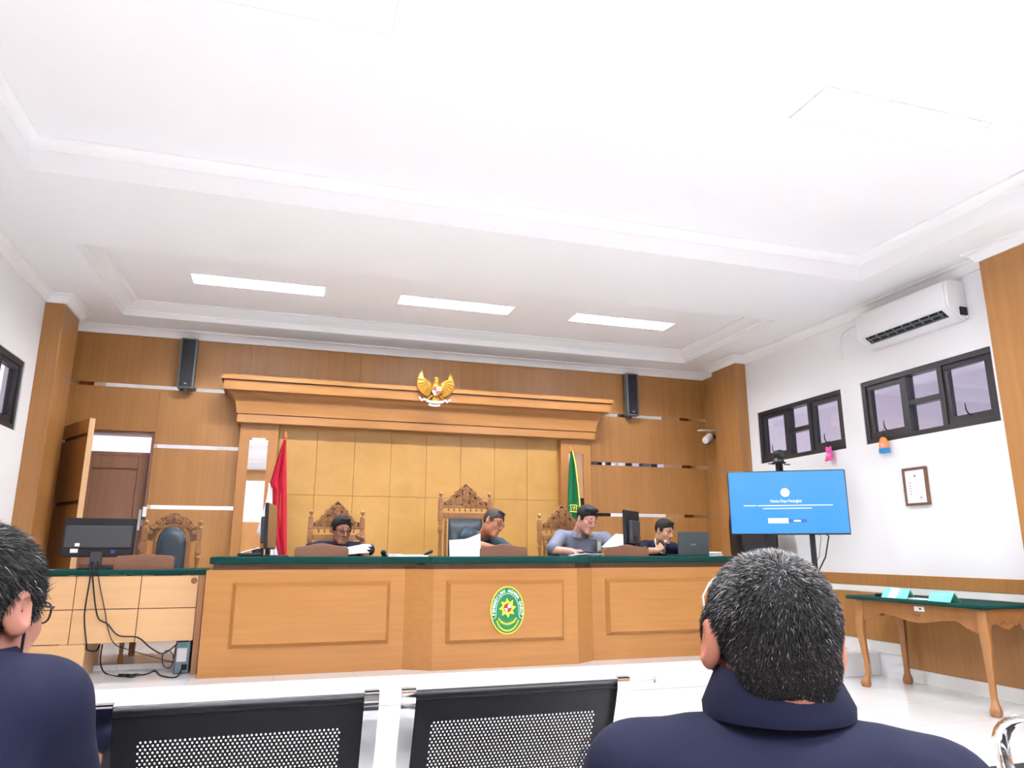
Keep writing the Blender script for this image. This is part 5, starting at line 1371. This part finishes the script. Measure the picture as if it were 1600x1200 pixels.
def torso(V, neck, hip, sh_l, sh_r, r_ch=(.16, .105), k=.05):
    """neck base, hip centre, shoulder joints (x,y,z)"""
    neck, hip, a, b = map(lambda q: np.array(q, float), (neck, hip, sh_l, sh_r)); mid = (a+b)/2
    V.cone(a, b, .062, .062, k)
    for q in (-.42, 0, .42):
        o = (b-a)*q; V.cone(mid+o*.62+(hip-mid)*.12, hip+o*.55, .095, .105, k)
    V.cone(mid+(neck-mid)*.2, neck, .085, .060, .03)
def collar(P, H, neck, m, r=.066, up=.030, drop=.030, open_=.6, tilt=0., flare=.022, yaw=0., n=26):
    """folded shirt collar round the neck base, open at the throat (towards yaw)"""
    mb = MB(); V_ = []; F_ = []; c = np.array(neck, float)
    for i in range(n):
        a = yaw+open_*.5+(2*PI-open_)*i/(n-1)                   # 0 points to the throat
        front = math.cos(a-yaw)
        for rr, z in ((r*.97, -.012), (r*.96, up-.010*max(0, front)), (r*1.03, up-.006-.010*max(0, front)), (r*1.06+flare, -drop-.010*max(0, front)), (r*1.05+flare, -drop-.014-.010*max(0, front)), (r*1.0, -drop*.5)):
            V_.append((c[0]+rr*math.sin(a)*1.06, c[1]-rr*math.cos(a), c[2]+z+tilt*math.cos(a-yaw)*r))
    for i in range(n-1):
        for q in range(5): F_.append((i*6+q, i*6+q+1, (i+1)*6+q+1, (i+1)*6+q))
    F_ += [tuple(range(6)), tuple((n-1)*6+q for q in range(5, -1, -1))]
    L = np.array(P.location); mb.add([tuple(np.array(v)-L) for v in V_], F_); return mb.build('collar', m, P, smooth=50)
def lower_body(P, hip, yf, zseat, zfloor, m='cloth_black', spread=.09, knee=.42):
    """thighs along the facing direction yf (+1/-1), shins down to the floor, shoes"""
    hip = np.array(hip, float); V = Vol(hip-np.array((.28, .75, max(.1, hip[2]-zfloor+.05))), hip+np.array((.28, .75, .2)), .014)
    V.cone(hip+(-.08, 0, 0), hip+(.08, 0, 0), .115, .115, .05)
    sh = []
    for q in (-1, 1):
        k_ = hip+np.array((q*spread*1.3, yf*knee, .0)); f_ = np.array((k_[0], k_[1]+yf*.03, zfloor+.07))
        V.cone(hip+(q*spread, 0, 0), k_, .085, .062, .04); V.cone(k_, f_, .062, .05, .02); sh.append(f_)
    mesh_obj('trousers', [V.surface()], m, P, relax=1)
    for f_ in sh:
        b = MB(); L = np.array(P.location)
        b.add(*(lambda q: (q.v, q.f))(MB().ell(tuple(f_+np.array((0, yf*.06, -.022))-L), (.045, .135, .046), 14, 8))); o = b.build('shoe', 'black_plastic', P, smooth=60)

def person(label, loc, grp=None): return thing('person', loc, 0, label, 'person', grp)
# -------------------------------------------------------------- man on the left, cheek near his raised fist
def judge_one():
    p = at(533, 828, 6.84); P = person('man in a navy shirt with spectacles, raised fist beside his face', (p.x+.0, 7.02, ZP2))
    H = Head(p, rot(.34, .22, -.04), 1.0, 1.02); nb = (p.x-.01, 6.93, p.z-.135)
    V = Vol(np.array(p)-(.14, .17, .20), np.array(p)+(.14, .2, .15), .004); H.fill(V); H.neck(V, (nb[0], nb[1]+.02, nb[2]-.02))
    parts = [V.surface()]
    # left fist near the cheek, forearm down to the bench
    w_ = at(568, 849, 6.70); hnd = at(562, 838, 6.70)
    V2 = limb_vol([w_, hnd], .13, .003); V2.cone(np.array(w_)+(.02, .02, -.10), w_, .036, .028, .01)
    hand(V2, w_, np.array(hnd)-np.array(w_)+(0, .0, .02), (-.75, -.35, .1), 1.25, .98, 1, .05, .9); parts.append(V2.surface())
    mesh_obj('body', parts, 'skin_a', P, relax=1)
    face_parts(H, P); glasses(H, P); hair(H, P, 'hair_black', .014, (.078, .070), (-.08, -.055), [((-.01, .036, .104), (.05, .04, .020))])
    V = Vol((p.x-.40, 6.45, 1.0-.35), (p.x+.42, 7.25, p.z-.06), .009)
    shl, shr = (p.x-.185, 6.97, p.z-.165), (p.x+.175, 6.95, p.z-.170)
    torso(V, nb, (p.x, 7.06, .78), shl, shr)
    el = np.array(at(577, 867, 6.66))+(0.0, 0, .015); V.cone(shr, (el[0]+.01, 6.82, 1.158), .060, .052, .03); V.cone((el[0]+.01, 6.80, 1.158), np.array(w_)+(.018, .02, -.055), .050, .042, .02)
    V.cone(shl, (p.x-.26, 6.86, 1.17), .060, .05, .03); V.cone((p.x-.26, 6.86, 1.16), (p.x-.10, 6.62, 1.155), .048, .042, .02)
    mesh_obj('shirt', [V.surface()], 'cloth_navy_dark', P, relax=2); collar(P, H, (nb[0], nb[1], nb[2]), 'cloth_navy_dark', .064, .018, .020, .9)
    lower_body(P, (p.x, 7.08, .80), -1, .72, ZP2, knee=.27)
judge_one()
# -------------------------------------------------------------- man in the middle, leaning over
def judge_two():
    p = at(771, 817, 6.66); P = person('man in a dark teal batik shirt leaning sideways over the bench to read', (p.x-.1, 7.02, ZP2))
    H = Head(p, rot(.62, .30, -.36), 1.06, 1.0); nb = (p.x-.065, 6.80, p.z-.135)
    V = Vol(np.array(p)-(.2, .18, .22), np.array(p)+(.17, .24, .17), .004); H.fill(V); H.neck(V, (nb[0], nb[1]+.02, nb[2]-.01))
    parts = [V.surface()]
    el = at(732, 848, 6.70); w_ = at(772, 857, 6.56)
    V2 = limb_vol([el, w_], .14, .0035); V2.cone(tuple(el), tuple(w_), .046, .030, .01); hand(V2, tuple(w_), (.9, -.15, -.15), (0, 0, -1), .25, 1., -1); parts.append(V2.surface())
    mesh_obj('body', parts, 'skin_b', P, relax=1)
    face_parts(H, P); glasses(H, P, r=.0011); hair(H, P, 'hair_grey', .010, (.080, .066), (-.08, -.05), [((0, .03, .108), (.05, .04, .014))])
    V = Vol((p.x-.52, 6.40, .65), (p.x+.30, 7.28, p.z-.04), .009)
    shl, shr = (at(727, 826, 6.85).x+.03, 6.86, p.z-.105), (at(788, 838, 6.85).x-.05, 6.84, p.z-.20)
    torso(V, nb, (p.x-.10, 7.06, .78), shl, shr, k=.045)
    V.cone(shl, (el.x-.012, el.y+.035, el.z+.035), .066, .060, .03); V.cone(shr, (shr[0]+.06, 6.72, 1.16), .062, .055, .03)
    mesh_obj('shirt', [V.surface()], 'cloth_teal', P, relax=2); collar(P, H, (nb[0], nb[1], nb[2]-.012), 'cloth_teal', .066, .022, .03, .9, yaw=.4)
    lower_body(P, (p.x-.1, 7.08, .80), -1, .72, ZP2, knee=.27)
judge_two()
# -------------------------------------------------------------- man in grey
def judge_three():
    p = at(917, 811, 6.74); P = person('man in a grey short-sleeved shirt looking down at his papers', (p.x, 7.02, ZP2))
    H = Head(p, rot(.28, .42, -.06), 1.08, 1.03); nb = (p.x-.015, 6.88, p.z-.125)
    V = Vol(np.array(p)-(.15, .18, .22), np.array(p)+(.15, .24, .17), .004); H.fill(V); H.neck(V, (nb[0], nb[1]+.02, nb[2]-.02), .060)
    parts = [V.surface()]
    el = at(866, 861, 6.66); w_ = at(893, 863, 6.52)
    V2 = limb_vol([el, w_], .15, .0035); V2.cone((el.x, el.y, 1.155), (w_.x, w_.y, 1.145), .042, .030, .01); hand(V2, (w_.x, w_.y, 1.145), (.75, -.5, .06), (0, 0, -1), .45, 1.02, -1); parts.append(V2.surface())
    w3 = at(949, 858, 6.60); V2 = limb_vol([w3, w3], .16, .0035); V2.cone((w3.x+.09, 6.74, 1.18), (w3.x, 6.62, 1.155), .042, .030, .01); hand(V2, (w3.x, 6.62, 1.155), (-.1, -.8, .2), (-.3, 0, -1), .7, 1., 1); parts.append(V2.surface())
    mesh_obj('body', parts, 'skin_c', P, relax=1)
    face_parts(H, P, lip='lip_pale'); glasses(H, P, 'steel', .0011, slide=.006); hair(H, P, 'hair_black', .015, (.080, .068), (-.08, -.055), [((.02, .036, .103), (.05, .042, .022)), ((-.03, .03, .106), (.04, .04, .016))])
    V = Vol((p.x-.46, 6.42, .65), (p.x+.46, 7.28, p.z-.05), .009)
    shl, shr = (at(876, 840, 6.95).x, 6.95, p.z-.170), (at(944, 842, 6.95).x, 6.93, p.z-.185)
    torso(V, nb, (p.x, 7.06, .78), shl, shr)
    V.cone(shl, (el.x-.005, el.y+.02, 1.175), .068, .064, .03); V.cone(shr, (w3.x+.11, 6.76, 1.19), .066, .060, .03)
    mesh_obj('shirt', [V.surface()], 'cloth_grey', P, relax=2); collar(P, H, (nb[0], nb[1], nb[2]-.005), 'cloth_grey', .070, .020, .030, .9, yaw=.15)
    L = Vector(P.location)
    def front(px, py, Y): return Vector(at(px, py, Y))-L
    a = front(936, 852, 6.78); MB().box(a.x-.026, a.x+.026, a.y-.006, a.y, a.z-.06, a.z+.055).build('id_badge', mat('badge_olive', srgb(140, 140, 110), .5), P)
    MB().box(a.x-.017, a.x+.017, a.y-.009, a.y-.005, a.z-.045, a.z+.03).build('badge_photo', mat('badge_photo', srgb(175, 180, 190), .5), P)
    a = front(924, 836, 6.80); MB().ell((a.x, a.y, a.z), (.016, .006, .02)).build('lapel_pin', 'brass', P, smooth=80)
    MB().box(a.x-.0, a.x+.09, a.y+.012, a.y+.02, a.z-.052, a.z-.047).build('pocket_edge', 'cloth_navy_dark', P)
    lower_body(P, (p.x, 7.08, .80), -1, .72, ZP2, knee=.27)
judge_three()
# -------------------------------------------------------------- man with microphone
def judge_four():
    p = at(1038, 830, 6.84); P = person('man in a navy jacket speaking into a handheld microphone beside the laptop', (p.x, 7.05, ZP2))
    H = Head(p, rot(.36, .30, -.10), 1.0, 1.0); nb = (p.x-.02, 6.95, p.z-.135)
    V = Vol(np.array(p)-(.14, .17, .21), np.array(p)+(.14, .22, .15), .004); H.fill(V); H.neck(V, (nb[0], nb[1]+.02, nb[2]-.02))
    parts = [V.surface()]
    w_ = at(1026, 865, 6.62); hd_ = at(1037, 856, 6.62)
    V2 = limb_vol([w_, hd_], .14, .003); V2.cone((w_.x-.08, 6.72, 1.15), (w_.x, 6.64, 1.150), .040, .030, .01); hand(V2, (w_.x, 6.64, 1.150), (.75, -.15, .55), (.35, .75, -.25), 1.1, 1., -1, .04, .8); parts.append(V2.surface())
    mesh_obj('body', parts, 'skin_d', P, relax=1)
    face_parts(H, P, lip='lip_pale'); hair(H, P, 'hair_black', .014, (.080, .066), (-.08, -.05), [((-.012, .036, .102), (.05, .04, .020))])
    V = Vol((p.x-.40, 6.48, .65), (p.x+.40, 7.30, p.z-.06), .009)
    shl, shr = (at(1003, 852, 7.0).x+.045, 7.02, p.z-.155), (p.x+.175, 7.0, p.z-.175)
    torso(V, nb, (p.x, 7.1, .78), shl, shr)
    V.cone(shl, (p.x-.24, 6.86, 1.16), .060, .052, .03); V.cone((p.x-.24, 6.86, 1.155), (w_.x-.06, 6.70, 1.150), .05, .042, .02)
    V.cone(shr, (p.x+.22, 6.86, 1.15), .060, .052, .03); V.cone((p.x+.22, 6.86, 1.15), (p.x+.12, 6.66, 1.145), .048, .04, .02)
    mesh_obj('jacket', [V.surface()], 'cloth_navy', P, relax=2); collar(P, H, (nb[0], nb[1], nb[2]), 'cloth_navy_dark', .064, .016, .022, 1.0, yaw=.2)
    L = Vector(P.location); f = lambda px, py, Y: tuple(Vector(at(px, py, Y))-L)
    MB().tube([f(1024, 842, 6.90), f(1024.5, 850, 6.84), f(1027, 858, 6.80)], .004, 5).build('lanyard', 'emblem_white', P)
    lower_body(P, (p.x, 7.12, .80), -1, .72, ZP2, knee=.27)
    mb_ = thing('microphone', tuple(at(1037, 863, 6.60)), 0, 'handheld microphone gripped by the man at the laptop', 'microphone', 'microphones at the bench'); o = Vector(mb_.location)
    tp = Vector(at(1040, 847, 6.62))-o
    MB().tube([(0, 0, -.02), tuple(tp*.8)], [.011, .013], 10).build('handle', 'dark_grey', mb_, smooth=60); MB().ell(tuple(tp), (.020, .020, .022)).build('head', 'steel', mb_, smooth=80)
judge_four()
# ================================================================ THE TWO MEN IN FRONT OF THE VIEWER
def atd(px, py, D): return CAM_POS + (r2*((px-800)/F_PX) - u2*((py-600)/F_PX) + fw)*D
def hair_mat(name):
    m = bpy.data.materials.new(name); m.use_nodes = True; nt = m.node_tree; b = nt.nodes['Principled BSDF']; b.inputs['Roughness'].default_value = .5; b.inputs['Specular IOR Level'].default_value = .3
    a = nt.nodes.new('ShaderNodeAttribute'); a.attribute_name = 'tone'; cr = nt.nodes.new('ShaderNodeValToRGB')
    cr.color_ramp.elements[0].color = (.007, .0065, .007, 1); cr.color_ramp.elements[1].color = (.50, .49, .50, 1); cr.color_ramp.elements.new(.5).color = (.026, .023, .025, 1)
    nt.links.new(a.outputs['Fac'], cr.inputs['Fac']); nt.links.new(cr.outputs['Color'], b.inputs['Base Color']); MATS[name] = m
hair_mat('hair_strands')
def strands(H, P, surf, n, length, grey, rad=.00055, seed=1, lay=.8, minz=-1):
    """short hairs rooted on the scalp cap, as thin tapered blades; grey(local point) -> share of grey hairs"""
    rs = np.random.RandomState(seed); Vv, Ff = surf
    A, B, Cc, Dd = (Vv[Ff[:, i]] for i in range(4)); nrm = np.cross(Cc-A, Dd-B); ar = np.linalg.norm(nrm, axis=1); nrm /= ar[:, None]+1e-12
    cen = (A+B+Cc+Dd)/4; out = ((cen-H.p(0, -.014, .02))*nrm).sum(1) > 0
    pr = ar*out; pr /= pr.sum(); f = rs.choice(len(Ff), n, p=pr); u, v = rs.rand(n, 1), rs.rand(n, 1)
    p = (A[f]*(1-u)+B[f]*u)*(1-v)+(Dd[f]*(1-u)+Cc[f]*u)*v; nn = nrm[f]
    loc = (p-H.c) @ H.R / H.s
    whorl = np.array((.005, -.085, .095)); flow = loc-whorl; flow[:, 2] -= .03; flow = flow @ H.R.T
    flow -= nn*(flow*nn).sum(1, keepdims=True); flow /= np.linalg.norm(flow, axis=1, keepdims=True)+1e-9
    d = nn*(1-lay*.55)+flow*lay+rs.normal(0, .22, (n, 3)); d /= np.linalg.norm(d, axis=1, keepdims=True)
    low = np.clip((loc[:, 2]+.07)/.09, .25, 1)[:, None]
    L = length*(.6+.6*rs.rand(n, 1))*low
    side = np.cross(d, rs.normal(size=(n, 3))); side /= np.linalg.norm(side, axis=1, keepdims=True)
    mid = p+d*L*.55; tip = p+d*L+(flow*.25-nn*.12)*L
    V_ = np.stack([p-nn*.002-side*rad, p-nn*.002+side*rad, mid+side*rad*.8, mid-side*rad*.8, tip], 1).reshape(-1, 3)
    i = np.arange(n)*5; F_ = [(a, a+1, a+2, a+3) for a in i]+[(a+3, a+2, a+4) for a in i]
    g = rs.rand(n); gs = np.array([grey(q) for q in loc]); tone = np.where(g < gs, .55+.45*rs.rand(n), .25*rs.rand(n)+.12)
    me = bpy.data.meshes.new('hair_strands'); me.from_pydata((V_-np.array(P.location)).tolist(), [], F_)
    at_ = me.attributes.new('tone', 'FLOAT', 'POINT'); at_.data.foreach_set('value', np.repeat(tone, 5))
    me.materials.append(MATS['hair_strands']); o = bpy.data.objects.new('hair_strands', me); COL.objects.link(o); o.parent = P; tag(o, kind='stuff'); return o
def scalp(H, front, back, t_=.006, h=.004):
    S = H.s; c = H.p(0, -.014, .034); V = Vol(c-.135*S, c+.135*S, h)
    d = np.array((0, front[0]-back[0], front[1]-back[1])); n = np.array((0, -d[2], d[1])); n = n/np.linalg.norm(n)
    V.ell(c, np.array(((.073+t_)*H.w, .090+t_, .084+t_))*S, H.R, .003, plane=(H.R @ n, H.p(0, *front)))
    V.ell(H.p(0, -.070, -.030), np.array((.060*H.w, .034, .052))*S, H.R, .03)             # hair running down the nape
    for q in (-1, 1):
        V.ell(H.p(q*.074, .012, .014), np.array((.010, .022, .030))*S, H.R, .01)
        V.ell(H.p(q*.092, -.012, -.016), np.array((.024, .024, .040))*S, H.R, .01, 'sub')
        V.ell(H.p(q*.066, -.050, -.072), np.array((.028, .036, .036))*S, H.R, .012, 'sub')
    V.D += np.random.RandomState(5).normal(0, .0006, V.D.shape)
    return V.surface()
def seated_man(P, H, nb, shl, shr, hip, yaw, m_skin, neck_r=.060, arms=True, collar_kw={}, jacket='cloth_navy', h=.008):
    c = H.c; V = Vol(c-(.15, .17, .24), c+(.15, .17, .15), .0035); H.fill(V); H.neck(V, nb, neck_r)
    V.cone(H.p(0, -.052, -.02), (nb[0], nb[1]-.01, nb[2]-.03), .046, .056, .03)
    parts = [V.surface()]
    a, b, hp = np.array(shl), np.array(shr), np.array(hip)
    mesh_obj('body', parts, m_skin, P, relax=1)
    for q, s_ in ((-1, a), (1, b)):
        w_ = np.array((hp[0]+q*.13, hp[1]+.36, hp[2]+.14)); V2 = Vol(w_-(.12, .16, .1), w_+(.12, .2, .1), .005)
        V2.cone(w_-(0, .06, -.01), w_, .032, .028, .01); hand(V2, w_, (-q*.15, 1, -.25), (0, -.2, -1), .3, 1., q); mesh_obj('hand', [V2.surface()], m_skin, P, relax=1)
    V = Vol((min(a[0], hp[0])-.24, min(a[1], hp[1])-.24, hp[2]-.16), (max(b[0], hp[0])+.24, hp[1]+.5, max(a[2], b[2])+.11), h)
    mid = (a+b)/2; V.cone(a, b, .066, .066, .05); V.cone(a+(b-a)*.22+(0, -.012, .008), a+(b-a)*.78+(0, -.012, .008), .074, .074, .04)
    for q in (-.42, 0, .42):
        o = (b-a)*q; V.cone(mid+o*.66+(hp-mid)*.14, hp+o*.62, .098, .115, .05)
    V.cone(mid+(np.array(nb)-mid)*.1+(0, .0, .0), (nb[0], nb[1]-.005, nb[2]-.035), .10, .072, .035)
    for q, s_ in ((-1, a), (1, b)):
        e = np.array((s_[0]+q*.055, s_[1]+.06, hp[2]+.17)); w_ = np.array((hp[0]+q*.13, hp[1]+.32, hp[2]+.15))
        V.cone(s_, e, .066, .055, .03); V.cone(e, w_, .054, .042, .025)
    # a few soft creases
    if False: V.cone(mid+(-.10, -.105, -.10), mid+(.02, -.115, -.20), .010, .006, .02, 'sub'); V.cone(b+(-.06, -.07, -.05), b+(-.03, -.09, -.22), .010, .005, .02, 'sub'); V.cone(a+(.06, -.07, -.05), a+(.03, -.09, -.22), .010, .005, .02, 'sub')
    mesh_obj('jacket', [V.surface()], jacket, P, relax=2)
    lower_body(P, hip, 1, .42, 0, knee=.33)
def ray_D(px, py, D): return np.array(atd(px, py, D))
# right-hand man, seen from behind
def sh_at(c, phi, side, back, z): return (c[0]+side*math.cos(phi)-back*math.sin(phi), c[1]-side*math.sin(phi)-back*math.cos(phi), z)
pA = ray_D(1205, 1008, .985); phA = .50
A_ = person('man with short greying hair and a navy jacket seen from behind', (pA[0], pA[1]+.02, 0))
HA = Head(pA, rot(PI-.37, .06, .02), 1.0, 1.06)
nbA = (*sh_at(pA, phA, 0, .015, 0)[:2], pA[2]-.076)
zsh = pA[2]-.168
seated_man(A_, HA, nbA, sh_at(pA, phA, -.185, .03, zsh), sh_at(pA, phA, .18, .03, zsh-.006), (pA[0]-.02, pA[1]-.10, .53), 0, 'skin_e', .064)
sA = scalp(HA, (.085, .055), (-.085, -.080)); mesh_obj('hair', [sA], 'hair_black', A_)
strands(HA, A_, sA, 42000, .009, lambda q: min(.9, max(.04, .05+(q[2]-.072)*12.0)) if abs(q[0]) < .055 else min(.8, max(.05, .10+(q[2]-.03)*5)), rad=.0004, seed=2)
collar(A_, HA, (nbA[0], nbA[1], nbA[2]+.016), 'cloth_navy', .073, .036, .010, .5, yaw=PI+phA*-1, flare=.016, n=36)
glasses(HA, A_, 'steel', .0013, slide=-.075, y0=.110)
# left-hand man, head turned a little to the right
pB = ray_D(-42, 957, 1.12); phB = .05
B_ = person('dark-haired man in a navy suit jacket at the left edge, seen from behind', (pB[0], pB[1]+.02, 0))
HB = Head(pB, rot(PI-.40, .10, .0), 1.04, 1.04)
nbB = (*sh_at(pB, phB, 0, .02, 0)[:2], pB[2]-.085)
seated_man(B_, HB, nbB, sh_at(pB, phB, -.17, .03, pB[2]-.155), sh_at(pB, phB, .125, .05, pB[2]-.135), (pB[0]-.02, pB[1]-.19, .53), 0, 'skin_f', .060)
sB = scalp(HB, (.085, .055), (-.085, -.075), .010); mesh_obj('hair', [sB], 'hair_black', B_)
strands(HB, B_, sB, 14000, .018, lambda q: .04, seed=4, lay=1.0)
collar(B_, HB, (nbB[0], nbB[1], nbB[2]+.006), 'cloth_navy', .072, .030, .030, .5, yaw=PI-phB, flare=.020, n=36)
glasses(HB, B_, 'black_plastic', .0016)
cd_ = MB(); cd_.tube([(.081, -.01, .004), (.083, .004, -.03), (.080, .01, -.06), (.066, .0, -.10)], .0022, 6); local_mesh(HB, 'spectacle_cord', cd_, 'black_plastic', B_)
